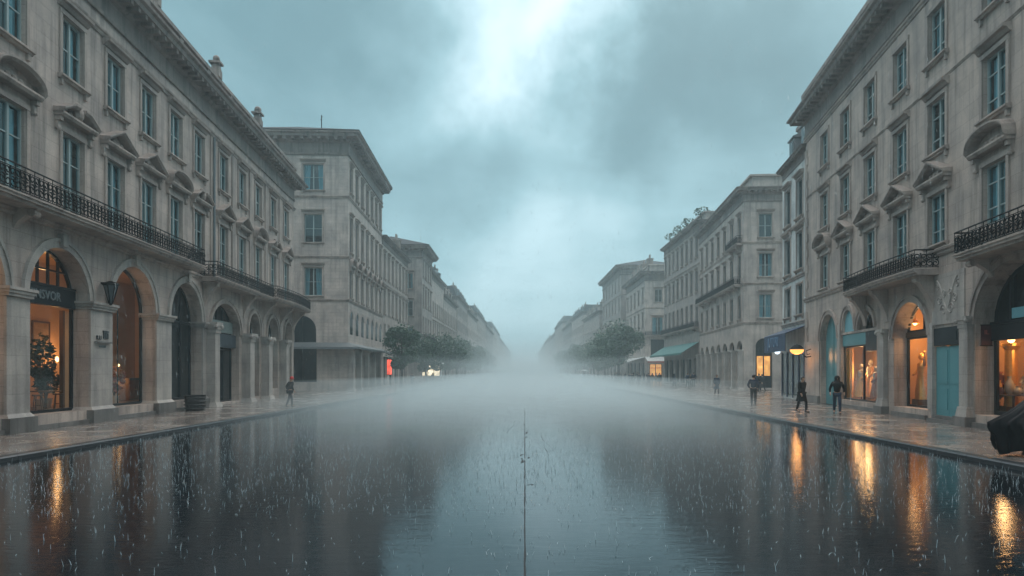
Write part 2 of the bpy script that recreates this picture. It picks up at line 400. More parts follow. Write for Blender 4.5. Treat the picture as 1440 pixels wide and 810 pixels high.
_pc = {}
def pediment(root, F, cx, z, w, kind, mat, s=1.0):
    k = (kind, round(w,2), mat.name)
    if k not in _pc:
        m = MB(); h = .62*s; pr = .42*s; a = w/2
        def bar(path, out, th):
            n = len(path); pts = []
            for (x, zz) in path: pts += [(x,0,zz),(x,-out*.8,zz),(x,-out,zz+th*.6),(x,-out,zz+th),(x,0,zz+th*1.15)]
            fs = [(i*5+j, i*5+(j+1)%5, (i+1)*5+(j+1)%5, (i+1)*5+j) for i in range(n-1) for j in range(5)] + [tuple(range(5)), tuple(range((n-1)*5, n*5))]
            m.add(pts, fs)
        bar([(-a,0),(a,0)], pr*.8, .16)
        if kind == 'tri': top = [(-a-.04,.13),(0,h+.1),(a+.04,.13)]
        elif kind == 'open': top = [(-a-.04,.13),(-a*.45,.13+(h-.05)*.6),(-.16,.13+(h-.05)*.62)]
        else: top = [(a*1.03*math.cos(math.pi*(1-i/12)), .13+(h-.02)*math.sin(math.pi*i/12)**.8) for i in range(13)]
        bar(top, pr, .15)
        if kind == 'open':
            bar([(-x, zz) for x, zz in top][::-1], pr, .15)
            m.ball((0,-.2,.42), .2, 8, 6, 1.35); m.ball((0,-.16,.74), .11, 8, 6)
        m.quad((-a*.98,-.05,.12),(a*.98,-.05,.12),(a*.5,-.05,h*.55),(-a*.5,-.05,h*.55)); m.add([(-a*.5,-.05,h*.55),(a*.5,-.05,h*.55),(0,-.05,h*.98)], [(0,1,2)])
        for x in (-.28*a, 0, .28*a): m.ball((x,-.05,.3), .13, 7, 5)
        for sgn in (-1, 1):                                     # scrolled brackets under the ends
            m.box(sgn*(a-.13)-.09, sgn*(a-.13)+.09, -.22*s, 0, -.16, 0.0); m.box(sgn*(a-.13)-.075, sgn*(a-.13)+.075, -.13*s, 0, -.42, -.16); m.ball((sgn*(a-.13),-.1*s,-.43), .085, 7, 5)
        me = m.mesh('pediment', mat); bm = bmesh.new(); bm.from_mesh(me); bmesh.ops.recalc_face_normals(bm, faces=bm.faces); bm.to_mesh(me); bm.free()
        _pc[k] = me
    return link('pediment', _pc[k], root, F @ T(cx, 0, z))
def surround(mb, o, w=.17, p=.06, sill=True, hood=0):
    archband(mb, o, w, p) if o.get('rise') else None
    if not o.get('rise'):
        a, b, c, e = o['x0'], o['x1'], o['z0'], o['z1']
        mb.box(a-w, a-.012, -p, .06, c, e); mb.box(b+.012, b+w, -p, .06, c, e); mb.box(a-w, b+w, -p-.012, .06, e+.012, e+w)
        if hood: mb.prof(a-w-.1, b+w+.1, [(0,e+w+.06),(.08,e+w+.08),(.16,e+w+.2),(.28,e+w+.22),(.3,e+w+.31),(0,e+w+.36)])
    if sill:
        a, b, c = o['x0'], o['x1'], o['z0']
        mb.prof(a-w-.08, b+w+.08, [(-.05,c-.15),(.1,c-.15),(.13,c-.09),(.2,c-.07),(.2,c-.005),(-.05,c+.01)])
        for x in (a-w*.5, b+w*.5): mb.box(x-.07, x+.07, -.1, 0, c-.36, c-.155)

_sc = {}
def surrounds(root, F, ops, w=.17, p=.06, sill=True, hood=0, mat=None):
    for o in ops:
        c = (o['x0']+o['x1'])/2; k = (round(o['x1']-o['x0'],3), round(o['z1']-o['z0'],3), w, p, sill, hood, bool(o.get('rise')))
        if k not in _sc:
            m = MB(); surround(m, dict(o, x0=o['x0']-c, x1=o['x1']-c, z0=0, z1=o['z1']-o['z0']), w, p, sill, hood)
            me = m.mesh('window_surround', mat or M['trim']); bm = bmesh.new(); bm.from_mesh(me); bmesh.ops.recalc_face_normals(bm, faces=bm.faces); bm.to_mesh(me); bm.free(); _sc[k] = me
        link('window_surround', _sc[k], root, F @ T(c, 0, o['z0']))
def railing(root, F, x0, x1, z, out, h, name='railing', ends=(True, True), bow=0.0):
    m = MB(); n = max(2, round((x1-x0)/.46)); st = (x1-x0)/n
    def yo(x): return -out - bow*math.sin(math.pi*min(1,max(0,(x-x0)/(x1-x0))))
    segs = [(x0 + i*st, x0 + (i+1)*st) for i in range(n)]
    top = [(x0+i*st, yo(x0+i*st), 0) for i in range(n+1)]
    for zz, r in ((z+h, .028), (z+.07, .02), (z+h-.13, .014)):
        m.tube([(p[0], p[1], zz) for p in top], r, 5)
    def scroll(cx, cz, r, turns, a0, sgn, mapf):
        pts = []
        k = int(11*turns)
        for i in range(k+1):
            t = i/k; a = a0 + sgn*2*math.pi*turns*t; rr = r*(1-.72*t); pts.append(mapf(cx + rr*math.cos(a), cz + rr*math.sin(a)))
        m.tube(pts, .024, 4, False)
    def panel(L, mapf):
        hh = h-.2; zb = z+.07
        m.tube([mapf(0, zb), mapf(0, z+h-.02)], .013, 4, False)
        for sx in (0, 1):
            q = (lambda u, v, s=sx: mapf(L*.5 + (u if s else -u), v))
            scroll(L*.23, zb+hh*.28, hh*.26, 1.25, math.pi*.5, -1, q); scroll(L*.25, zb+hh*.75, hh*.24, 1.25, -math.pi*.5, 1, q)
            m.tube([q(0.02, zb+.02), q(L*.1, zb+hh*.5), q(0.02, zb+hh)], .011, 4, False)
        m.tube([mapf(L*.5, zb), mapf(L*.5, zb+hh)], .011, 4, False)
    for a, b in segs: panel(b-a, lambda u, v, a=a, b=b: (a+u, yo(a)+(yo(b)-yo(a))*u/(b-a), v))
    for e, xx in ((ends[0], x0), (ends[1], x1)):
        if e and out > .2:
            for zz, r in ((z+h, .028), (z+.07, .02)): m.tube([(xx,-out,zz),(xx,0,zz)], r, 5)
            q = max(1, round(out/.46))
            for i in range(q): panel(out/q, lambda u, v: (xx, -out+out*i/q+u, v))
    return link(name, m.mesh(name, M['iron']), root, F)
def balcony(root, F, x0, x1, z, out, h, consoles, mat, bow=0.0, big=False, ends=(True, True)):
    m = MB(); n = 12 if bow else 1; th = .24
    def yo(x): return out + .08 + bow*math.sin(math.pi*(x-x0)/(x1-x0))
    for i in range(n):
        a, b = x0+(x1-x0)*i/n, x0+(x1-x0)*(i+1)/n
        for k, (zz0, zz1, dd) in enumerate(((z-th, z-th*.6, -.14), (z-th*.6, z-th*.2, -.05), (z-th*.2, z, 0))):
            ya, yb = -(yo(a)+dd), -(yo(b)+dd)
            m.add([(a,ya,zz0),(b,yb,zz0),(b,.02,zz0),(a,.02,zz0),(a,ya,zz1),(b,yb,zz1),(b,.02,zz1),(a,.02,zz1)], [(0,3,2,1),(4,5,6,7),(0,1,5,4),(1,2,6,5),(2,3,7,6),(3,0,4,7)])
    ob = m.build('balcony', mat, root); ob.matrix_basis = F
    railing(ob, Matrix.Identity(4), x0+.03, x1-.03, z, out, h, bow=bow, ends=ends)
    cm = MB()
    H = 1.5 if big else .62; W = .2 if big else .14; q = out*.85
    pr = []
    for i in range(9):
        t = i/8; pr.append((q*(1-t)**1.7 + .04, -th - H*t))
    pr = [(0,-th)] + pr + [(0,-th-H)]
    k = len(pr)
    cm.add([(-W,-o,zz) for o, zz in pr] + [(W,-o,zz) for o, zz in pr], [(i,(i+1)%k,k+(i+1)%k,k+i) for i in range(k)] + [tuple(range(k)), tuple(range(k,2*k))])
    cm.tube([(-W-.02,-q*.8,-th-.14),(W+.02,-q*.8,-th-.14)], .12, 8)
    me = cm.mesh('console', mat)
    for cxx in consoles: link('console', me, ob, T(cxx, 0, z))
    return ob

def building(name, label, P, Q, D, H, cat='building'):
    """front facade from P to Q (left to right seen from the street); local x along it, y inward"""
    P, Q = Vector((*P, 0)), Vector((*Q, 0)); d = Q - P; L = d.length
    o = empty(name, (P.x, P.y, .118), math.atan2(d.y, d.x)); tag(o, label, cat)
    F = Matrix.Identity(4)
    E0 = Matrix(((0,1,0,0),(-1,0,0,D),(0,0,1,0),(0,0,0,1)))        # side at x=0
    E1 = Matrix(((0,-1,0,L),(1,0,0,0),(0,0,1,0),(0,0,0,1)))        # side at x=L
    return o, L, F, E0, E1
def shell(root, L, D, H, mat, front, start=None, end=None, E0=None, E1=None, roofmat=None):
    m = MB(); wall(m, L, -.12, H, front)
    m.M = E0; wall(m, D, -.12, H, start or []); m.M = E1; wall(m, D, -.12, H, end or []); m.M = Matrix.Identity(4)
    m.quad((L,D,-.12),(0,D,-.12),(0,D,H),(L,D,H))
    ob = m.build('wall', mat, root, fix=False)
    r = MB(); r.quad((0,0,H-.02),(L,0,H-.02),(L,D,H-.02),(0,D,H-.02)); r.build('roof', roofmat or M['roof'], root)
    return ob
def part(root, name, mat, fn, F=None, parent=None):
    m = MB(); fn(m); o = m.build(name, mat, parent or root)
    if F is not None: o.matrix_basis = F
    return o
def op(c, w, z0, z1, **k): return dict(x0=c-w/2, x1=c+w/2, z0=z0, z1=z1, **k)
def text_mesh(txt, size, depth, mat, name='lettering'):
    c = bpy.data.curves.new(name, 'FONT'); c.body = txt; c.size = size; c.extrude = depth; c.align_x = 'CENTER'; c.align_y = 'CENTER'; c.resolution_u = 2
    o = bpy.data.objects.new(name, c); col.objects.link(o); bpy.context.view_layer.update()
    me = bpy.data.meshes.new_from_object(o.evaluated_get(bpy.context.evaluated_depsgraph_get())); bpy.data.objects.remove(o)
    me.materials.clear(); me.materials.append(mat); return me
UP = Matrix.Rotation(R(90), 4, 'X')                               # text plane -> facade plane
def arch_glass(root, F, o, y, mat, name, t=.07, fmat=None, bars=(), zbars=(), frame_name='shop_front'):
    """frame that follows the opening with a glass sheet in it; returns the frame"""
    m = MB(); O = outline(o); I = outline(dict(o, x0=o['x0']+t, x1=o['x1']-t, z0=o['z0']+t, z1=o['z1']-t, **({'rise': o['rise']-t} if o.get('rise') else {})))
    k = len(O); pts = []
    for p, q in zip(O, I): pts += [(p[0],y-.04,p[1]),(q[0],y-.04,q[1]),(q[0],y+.06,q[1]),(p[0],y+.06,p[1])]
    fs = [(i*4+j, i*4+(j+1)%4, ((i+1)%k)*4+(j+1)%4, ((i+1)%k)*4+j) for i in range(k) for j in range(4)]
    m.add(pts, fs)
    for x in bars: m.box(x-.04, x+.04, y-.045, y+.05, o['z0']+t, top_at(o, x)-.02)
    for z in zbars: m.box(o['x0']+t*.5, o['x1']-t*.5, y-.05, y+.055, z-.04, z+.04)
    fo = m.build(frame_name, fmat or M['dframe'], root); fo.matrix_basis = F
    gm = MB(); gm.add([(p[0], y+.012, p[1]) for p in I], [tuple(range(k))]); gm.build(name, mat, fo)
    return fo
def top_at(o, x):
    if not o.get('rise'): return o['z1']
    m, h = (o['x0']+o['x1'])/2, (o['x1']-o['x0'])/2
    return o['z1'] - o['rise'] + o['rise']*math.sqrt(max(0, 1-((x-m)/h)**2))
def room(root, F, x0, x1, z0, z1, y0, y1, wmat=None):
    m = MB(); m.quad((x0,y1,z0),(x1,y1,z0),(x1,y1,z1),(x0,y1,z1)); m.quad((x0,y0,z0),(x0,y1,z0),(x0,y1,z1),(x0,y0,z1)); m.quad((x1,y0,z0),(x1,y1,z0),(x1,y1,z1),(x1,y0,z1)); m.quad((x0,y0,z1),(x1,y0,z1),(x1,y1,z1),(x0,y1,z1))
    m.cur = 1; m.quad((x0,y0,z0),(x1,y0,z0),(x1,y1,z0),(x0,y1,z0))
    o = m.build('shop_interior', [wmat or M['warm'], M['woodfloor']], root, fix=False); o.matrix_basis = F; return o
def lamp_light(W, energy, c=(1,.55,.22), r=.3):
    l = bpy.data.lights.new('shop_lamp_light', 'POINT'); l.energy = energy; l.color = c; l.shadow_soft_size = r
    o = bpy.data.objects.new('shop_lamp_light', l); col.objects.link(o); o.location = W; return o
def pilaster(mb, cx, r, z0, z1, cap, dp=.2):
    mb.frustum(cx-r*1.12, cx+r*1.12, -dp-.04, .0, z0, z0+.35, .06); mb.box(cx-r, cx+r, -dp, .0, z0+.353, z1-cap)
    for i in range(4):
        q = r*(1.0+.1*i); mb.box(cx-q, cx+q, -dp-.03*i-.01, .0, z1-cap+cap*i/4+.002, z1-cap+cap*(i+1)/4)
    for sx in (-1, 1): mb.ball((cx+sx*r*1.1, -dp-.06, z1-cap*.3), r*.3, 7, 5)
def column(mb, cx, cy, r, z0, z1, cap=.5, sq=True):
    if sq: mb.frustum(cx-r*1.15, cx+r*1.15, cy-r*1.15, cy+r*1.15, z0, z0+.35, .12)
    else: mb.frustum(cx-r*1.2, cx+r*1.2, cy-r*1.2, cy+r*1.2, z0, z0+.3, .08)
    if sq: mb.box(cx-r, cx+r, cy-r, cy+r, z0+.35, z1-cap)
    else: mb.lathe([(r*1.15,z0+.3),(r*1.2,z0+.36),(r,z0+.45),(r*.9,z1-cap)], (cx,cy,0), 12)
    for i in range(4):
        q = r*(1.0+.13*i); mb.box(cx-q, cx+q, cy-q, cy+q, z1-cap+cap*i/4+.002, z1-cap+cap*(i+1)/4)
    for sx in (-1, 1): mb.ball((cx+sx*r*1.2, cy-r*1.2, z1-cap*.3), r*.4, 7, 5)

# ================================================================== LEFT NEAR BUILDING
def xl(Y): return -16.28 - .0814*(Y - 21.2)
YA, YB = 9.0, 56.6
bL, LL, FI, E0, E1 = building('arcade_building', 'long beige stone arcade building with black balconies and pedimented windows on the near left', (xl(YA), YA), (xl(YB), YB), 14, 18)
kL = LL/(YB-YA)
def sL(Y): return (Y-YA)*kL
arch_iv = [(12.1,15.9),(17.5,21.35),(22.5,26.1),(27.7,31.6),(33.2,37.1)]
archesL = []
for a, b in arch_iv:
    w = sL(b)-sL(a); archesL.append(dict(x0=sL(a), x1=sL(b), z0=.5, z1=4.55+w/2, rise=w/2, d=.68))
bayL = [dict(x0=sL(38.3), x1=sL(43.2), z0=.12, z1=6.0, rise=1.75, d=.6), dict(x0=sL(45.0), x1=sL(47.3), z0=.25, z1=5.9, rise=1.5, d=.6, point=.8),
        dict(x0=sL(49.1), x1=sL(51.9), z0=.7, z1=5.9, rise=1.6, d=.6, point=.8), dict(x0=sL(53.6), x1=sL(56.0), z0=.25, z1=5.9, rise=1.5, d=.6, point=.8)]
wy = [12.2, 15.3, 18.5, 21.7, 25.05, 28.05, 30.95, 33.85, 36.75, 40.4, 43.7, 47.05, 50.6, 54.2]
f1 = [op(sL(y), 1.35, 7.6, 10.55, d=.22) for y in wy]
f2 = [op(sL(y), 1.35, 12.55, 14.75, d=.22) for y in wy]
HL = 17.4
endw = [op(6, 1.3, 7.6, 10.4), op(10, 1.3, 7.6, 10.4), op(6, 1.3, 12.5, 14.7), op(10, 1.3, 12.5, 14.7)]
shell(bL, LL, 14, HL, M['stoneL'], archesL + bayL + f1 + f2, None, endw, E0, E1)
for o in endw: put_window(bL, E1, o, 'two')
for i, o in enumerate(f1):
    put_window(bL, FI, o, 'three'); pediment(bL, FI, (o['x0']+o['x1'])/2, 10.98, 2.3, ('open','tri','tri','seg')[i % 4] if i != 4 else 'open', M['trim'], 1.0)
for o in f2: put_window(bL, FI, o, 'two')
surrounds(bL, FI, f1, sill=False); surrounds(bL, FI, f2, hood=1)
for z, q in ((6.95,.8),(15.25,.9),(7.28,.55)): part(bL, 'string_course', M['trim'], lambda m: band(m, 0, LL, z, q, 0, 1))
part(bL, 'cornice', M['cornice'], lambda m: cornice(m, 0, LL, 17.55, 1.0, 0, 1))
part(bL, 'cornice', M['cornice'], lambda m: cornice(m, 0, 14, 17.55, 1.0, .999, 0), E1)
def parapetL(m):
    m.box(0, LL+.2, -.22, .18, 17.6, 17.86); m.box(0, LL+.2, -.24, .2, 18.62, 18.82)
    x = .3
    while x < LL:
        if int(x/.3) % 12 == 0: m.box(x-.2, x+.2, -.2, .16, 17.86, 18.62)
        else: m.lathe([(.075,17.86),(.075,17.92),(.045,17.97),(.11,18.18),(.06,18.42),(.05,18.5),(.085,18.55),(.085,18.62)], (x+.05,-.02,0), 6)
        x += .3
part(bL, 'parapet', M['cornice'], parapetL)
for Y, s in ((39.2, 1.0), (46.9, 1.25), (31.5, .6)):
    def fin(m, Y=Y, s=s):
        x = sL(Y); m.box(x-.25*s, x+.25*s, -.28, .24, 18.83, 19.25); m.frustum(x-.16*s, x+.16*s, -.2, .14, 19.252, 19.6, .06); m.box(x-.3*s, x+.3*s, -.34, .3, 19.602, 19.72); m.ball((x,-.03,19.92), .2*s, 8, 6)
    part(bL, 'finial', M['cornice'], fin)
part(bL, 'downpipe', M['zinc'], lambda m: m.tube([(sL(38.65),-.12,15.2),(sL(38.65),-.12,8.0),(sL(38.65),-.12,7.3)], .07, 8))
for a, b in zip(wy[8:-1], wy[9:]):
    x = (sL(a)+sL(b))/2; part(bL, 'pilaster', M['trim'], lambda m: m.box(x-.28, x+.28, -.07, .02, 7.6, 15.2))
balcony(bL, FI, 0, sL(35.3), 7.42, .85, .84, [sL(y) for y in (12,16.7,21.9)] , M['trim'])
balcony(bL, FI, sL(36.9), sL(47.6), 7.1, .9, .84, [sL(y) for y in (37.6,44.1)], M['trim'], 0, True)
balcony(bL, FI, sL(47.6)+.02, LL+.9, 7.1, 1.15, .84, [sL(y) for y in (48.2,52.7)] + [LL-.1], M['trim'], .3, True)
# arch mouldings, imposts, piers
[part(bL, 'arch_moulding', M['pier'], lambda m: (archband(m, o, .34, .11, 4.62), m.box((o['x0']+o['x1'])/2-.16, (o['x0']+o['x1'])/2+.16, -.2, .1, o['z1']+.05, o['z1']+.5))) for o in archesL]
edges = [(0, archesL[0]['x0'])] + [(a['x1'], b['x0']) for a, b in zip(archesL[:-1], archesL[1:])] + [(archesL[-1]['x1'], bayL[0]['x0'])]
for a, b in edges:
    def pier(m, a=a, b=b):
        m.box(a+.003, b-.003, -.08, .0, .62, 4.35)
        for i, g in enumerate((.1, .15, .2)): m.box(a-g+.05, b+g-.05, -.08-g, .69, 4.36+i*.1, 4.455+i*.1)
        m.frustum(a+.01, b-.01, -.09, .5, .5, .63, .1)
    part(bL, 'pier', M['pier'], pier)
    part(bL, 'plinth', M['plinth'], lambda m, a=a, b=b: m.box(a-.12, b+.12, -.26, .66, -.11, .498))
def stepsL(m, o):
    m.box(o['x0']+.13, o['x1']-.13, -.12, .66, -.11, .16); m.box(o['x0']+.13, o['x1']-.13, .1, .67, .163, .33); m.box(o['x0']+.13, o['x1']-.13, .28, .7, .333, .497)
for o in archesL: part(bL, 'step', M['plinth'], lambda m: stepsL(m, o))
for a, b in zip(bayL[:-1], bayL[1:]):
    part(bL, 'column', M['pier'], lambda m, a=a, b=b: column(m, (a['x1']+b['x0'])/2, -.12, min(.42, (b['x0']-a['x1'])/2-.1), -.1, 4.4, .7))
part(bL, 'column', M['pier'], lambda m: (column(m, bayL[0]['x0']-.32, -.2, .34, -.1, 4.7, .8)))
for o in bayL: part(bL, 'arch_moulding', M['trim'], lambda m: archband(m, o, .3, .14, o['z1']-o['rise']))
# shop fronts
def shopL(o, lit, sign=None):
    c = (o['x0']+o['x1'])/2; sp = o['z1']-o['rise']
    fo = arch_glass(bL, FI, o, .6, M['shop'] if lit else M['dpane'], 'pane', .1, M['dframe'], bars=() if lit else (c-.6, c+.6), zbars=(sp,) if sign is None and not lit else ())
    if sign is not None:
        fb = part(bL, 'fascia', M['dframe'], lambda m: (m.box(o['x0']+.05, o['x1']-.05, .44, .66, sp-.22, sp+.46), m.box(o['x0']+.03, o['x1']-.03, .40, .67, sp+.462, sp+.53)))
        link('lettering', text_mesh(sign, .46, .02, M['letters']), fb, T(c-.1, .42, sp+.12) @ UP)
        bars = MB()
        for x in (-.9, -.3, .3, .9): bars.box(c+x-.03, c+x+.03, .56, .65, sp+.53, top_at(o, c+x)-.05)
        bars.box(o['x0']+.3, o['x1']-.3, .555, .655, sp+1.05, sp+1.11); ob = bars.build('fanlight_bar', M['dframe'], bL)
shopL(archesL[0], False); shopL(archesL[1], True); shopL(archesL[2], True, 'JINSVOR'); shopL(archesL[3], True); shopL(archesL[4], False)
room(bL, FI, archesL[1]['x0']-.25, archesL[4]['x0']+4.2, .5, 6.6, .72, 3.6)
# wide low shop with dark fascia and pale panel, then narrow bays with teal blinds
o = bayL[0]; c = (o['x0']+o['x1'])/2
arch_glass(bL, FI, o, .52, M['dpane'], 'pane', .1, bars=(c-1.0, c+1.0, c), zbars=(3.3,))
fb = part(bL, 'fascia', simple('slate_blue_fascia', (.02,.035,.05), .4), lambda m: m.box(o['x0']+.03, o['x1']-.03, .2, .62, 3.42, 4.22))
gp = part(bL, 'sign_panel', simple('grey_green_panel', (.15,.19,.18), .5), lambda m: m.box(o['x0']+.35, o['x1']-.35, .3, .52, 4.3, 5.0))
link('lettering', text_mesh('OZI', .5, .02, M['dframe']), gp, T(c, .28, 4.65) @ UP)
for o in bayL[1:]:
    arch_glass(bL, FI, o, .52, M['dpane'], 'pane', .09, zbars=(4.2, 2.9))
    part(bL, 'blind', M['tealg'], lambda m, o=o: m.box(o['x0']+.1, o['x1']-.1, .42, .47, 2.95, 4.15))
# furniture in the two lit windows
bpy.context.view_layer.update()
WL = bL.matrix_world.copy()
def WP(mat, x, y, z): return mat @ Vector((x, y, z))
def thing(name, label, cat, W, x, y, z, rz=0, group=None):
    p = W @ Vector((x, y, z)); o = empty(name, p, W.to_euler().z + rz); tag(o, label, cat, group); return o
def table(W, x, y, z, label, r=.5, h=.74):
    t = thing('round_table', label, 'table', W, x, y, z)
    part(t, 'table_top', M['wood'], lambda m: m.lathe([(.001,h),(r,h),(r,h-.035),(.001,h-.035)], n=20)); part(t, 'leg', M['wood'], lambda m: m.lathe([(.25,0),(.25,.03),(.05,.08),(.035,.4),(.05,h-.036)], n=10)); return t
def stool(W, x, y, z, label, grp=None):
    t = thing('stool', label, 'stool', W, x, y, z, rnd.random(), grp)
    part(t, 'seat', M['wood'], lambda m: m.lathe([(.001,.62),(.19,.62),(.2,.6),(.19,.57),(.001,.57)], n=14))
    for k in range(4):
        a = math.pi/4 + k*math.pi/2
        part(t, 'leg', M['wood'], lambda m: m.tube([(.13*math.cos(a),.13*math.sin(a),.57),(.19*math.cos(a),.19*math.sin(a),0)], .018, 6))
    part(t, 'stretcher', M['wood'], lambda m: m.tube([(.165*math.cos(i*math.pi/8),.165*math.sin(i*math.pi/8),.22) for i in range(17)], .01, 5)); return t
def leaf_cloud(mb, c, rad, n, size, rn):
    for i in range(n):
        while True:
            d = Vector((rn.uniform(-1,1), rn.uniform(-1,1), rn.uniform(-1,1)))
            if .02 < d.length < 1: break
        d = d * (d.length ** -.45)
        if d.length > 1: d.normalize()
        p = Vector(c) + Vector((d.x*rad[0], d.y*rad[1], d.z*rad[2]))
        u = Vector((rn.gauss(0,1), rn.gauss(0,1), rn.gauss(0,.6))).normalized(); w = u.cross(Vector((rn.gauss(0,1), rn.gauss(0,1), rn.gauss(0,1)))).normalized()
        s = size*rn.uniform(.6, 1.3)
        mb.add([p-u*s, p+w*s*.55, p+u*s, p-w*s*.55], [(0,1,2,3)])
def plant(W, x, y, z, label, h=1.6, mat=None):
    t = thing('potted_plant', label, 'plant', W, x, y, z)
    part(t, 'pot', M['ceramic'], lambda m: m.lathe([(.001,0),(.16,0),(.22,.36),(.24,.38),(.2,.38),(.19,.33),(.001,.33)], n=12))
    def st(m):
        for k in range(5):
            a = k*1.3; m.tube([(0,0,.33),(.1*math.cos(a),.1*math.sin(a),h*.5),(.25*math.cos(a),.25*math.sin(a),h*.85)], .014, 5)
    part(t, 'stem', M['bark'], st); m = MB(); leaf_cloud(m, (0,0,h*.75), (.45,.45,h*.4), 260, .13, rnd); m.build('foliage', mat or M['leaf_in'], t, fix=False); return t
def pendant(W, x, y, ztop, drop, label, r=.16, energy=60, c=(1,.55,.22)):
    t = thing('pendant_lamp', label, 'lamp', W, x, y, ztop)
    part(t, 'cord', M['iron'], lambda m: m.tube([(0,0,0),(0,0,-drop)], .012, 5)); part(t, 'lamp_shade', M['gold'], lambda m: m.lathe([(.04,-drop),(r*1.3,-drop-.16),(r*1.35,-drop-.2)], n=14))
    part(t, 'bulb', M['bulb'], lambda m: m.ball((0,0,-drop-.2), r*.55, 10, 7))
    lamp_light(W @ Vector((x, y, ztop-drop-.45)), energy, c); return t
def picture(W, x, y, z, w, h, label):
    t = thing('framed_picture', label, 'picture', W, x, y, z)
    def fr(m):
        for a in ((-w/2,w/2,0,.07),(-w/2,w/2,h-.07,h)): m.box(a[0],a[1],-.05,0,a[2],a[3])
        for a in ((-w/2,-w/2+.07),(w/2-.07,w/2)): m.box(a[0],a[1],-.05,0,.07,h-.07)
    part(t, 'frame', M['wood'], fr); part(t, 'canvas', simple('dim_canvas', (.3,.2,.12), .7, 0, .8, 2.5), lambda m: m.box(-w/2+.07,w/2-.07,-.03,-.005,.07,h-.07)); return t
def mannequin(W, x, y, z, label, cloth, h=1.75, rz=0):
    t = thing('mannequin', label, 'mannequin', W, x, y, z, rz); s = h/1.75
    part(t, 'stand', M['iron'], lambda m: (m.lathe([(.001,0),(.18,0),(.18,.02),(.02,.03),(.018,.9*s)], n=12)))
    part(t, 'torso', M['ceramic'], lambda m: (m.lathe([(.02,.85*s),(.16*s,.9*s),(.12*s,1.1*s),(.17*s,1.3*s),(.15*s,1.42*s),(.06*s,1.48*s),(.05*s,1.53*s)], n=14), m.ball((0,0,1.64*s), .1*s, 10, 8, 1.25)))
    def dr(m):
        m.smooth = True; n = 40; rows = 9; pts = []
        for j in range(rows):
            tt = j/(rows-1); zz = 1.44*s - 1.3*s*tt
            for i in range(n):
                a = 2*math.pi*i/n; r = (.16 + .02*math.cos(2*a) - .045*math.sin(tt*math.pi*.9)*(tt < .35) + .26*max(0,tt-.25)**1.1 + .035*tt*math.sin(9*a+tt*2))*s
                pts.append((r*1.15*math.cos(a), r*.9*math.sin(a), zz))
        m.add(pts, [(j*n+i, j*n+(i+1)%n, (j+1)*n+(i+1)%n, (j+1)*n+i) for j in range(rows-1) for i in range(n)])
        for sg in (-1, 1): m.tube([(sg*.17*s,0,1.4*s),(sg*.27*s,-.05,1.15*s),(sg*.2*s,-.2,.95*s)], .055*s, 8, True, .04*s)
    part(t, 'gown', cloth, dr); return t
o = archesL[2]; q = o['x0']
table(WL, q+3.5, 1.5, .5, 'dark round table inside the lit cafe window under the lettered fascia')
stool(WL, q+2.65, 1.25, .5, 'wooden stool left of the round table in the lit cafe window', 'stools in the cafe window'); stool(WL, q+4.15, 1.4, .5, 'wooden stool right of the round table in the lit cafe window', 'stools in the cafe window')
plant(WL, q+4.45, 2.2, .5, 'tall dark leafy potted plant inside the lit cafe window', 2.6); plant(WL, q+5.6, 2.7, .5, 'smaller leafy potted plant at the back of the lit cafe window', 1.5)
picture(WL, q+6.7, 3.58, 2.6, 1.2, 1.5, 'brown framed picture on the back wall of the lit cafe')
t = thing('wall_sconce', 'glowing candle sconce on the cafe back wall', 'lamp', WL, q+7.55, 3.58, 2.45)
part(t, 'bracket', M['gold'], lambda m: m.tube([(0,0,-.15),(0,-.14,-.18),(0,-.18,-.06)], .018, 6)); part(t, 'flame', M['bulb'], lambda m: m.ball((0,-.18,.05), .07, 8, 6, 1.8))
lamp_light(WP(WL, q+7.3, 3.1, 2.7), 32); lamp_light(WP(WL, q+3.8, 1.9, 5.4), 40); lamp_light(WP(WL, q+5.0, 1.2, 3.4), 8)
part(bL, 'partition', M['wood'], lambda m: (m.box(q+5.4, q+5.52, 1.93, 2.08, .5, 4.45))); part(bL, 'partition_panel', M['warm'], lambda m: (m.box(q+5.523, q+7.7, 1.97, 2.05, .5, 4.4)))
o = archesL[3]; q = o['x0']
t = thing('floor_lamp', 'thin floor lamp with small glowing bulb in the plain lit arch', 'lamp', WL, q+3.2, 1.3, .5)
part(t, 'base', M['iron'], lambda m: m.lathe([(.001,0),(.17,0),(.17,.03),(.02,.05)], n=12)); part(t, 'pole', M['iron'], lambda m: m.tube([(0,0,.04),(0,0,4.2),(-.3,0,4.3)], .03, 6)); part(t, 'bulb', M['bulb'], lambda m: m.ball((.06,0,1.75), .06, 8, 6))
lamp_light(WP(WL, q+3.8, 2.2, 2.4), 22); lamp_light(WP(WL, q+5.2, 2.4, 1.6), 22)
t = thing('wooden_cabinet', 'low brown wooden cabinet standing in the plain lit arch', 'cabinet', WL, q+6.0, 2.1, .5)
part(t, 'body', M['wood'], lambda m: m.box(-.6,.6,-.25,.25,.08,1.1)); part(t, 'top', M['wood'], lambda m: m.box(-.64,.64,-.28,.27,1.103,1.15))
for sx in (-.3, .3):
    dd = part(t, 'door', M['redcloth'], lambda m: m.box(sx-.27, sx+.27, -.275, -.253, .14, 1.04)); part(t, 'handle', M['gold'], lambda m: m.ball((sx*.25,-.29,.6), .025, 6, 5), parent=dd)
plant(WL, q+3.7, 1.7, .5, 'reddish leafy plant beside the floor lamp in the plain lit arch', 1.5, M['redcloth'])
o = archesL[1]; q = o['x0']; lamp_light(WP(WL, q+2.5, 2.0, 4.4), 60)
mannequin(WL, q+3.0, 1.6, .5, 'mannequin in an ochre gown in the leftmost lit arch', M['goldcloth'])

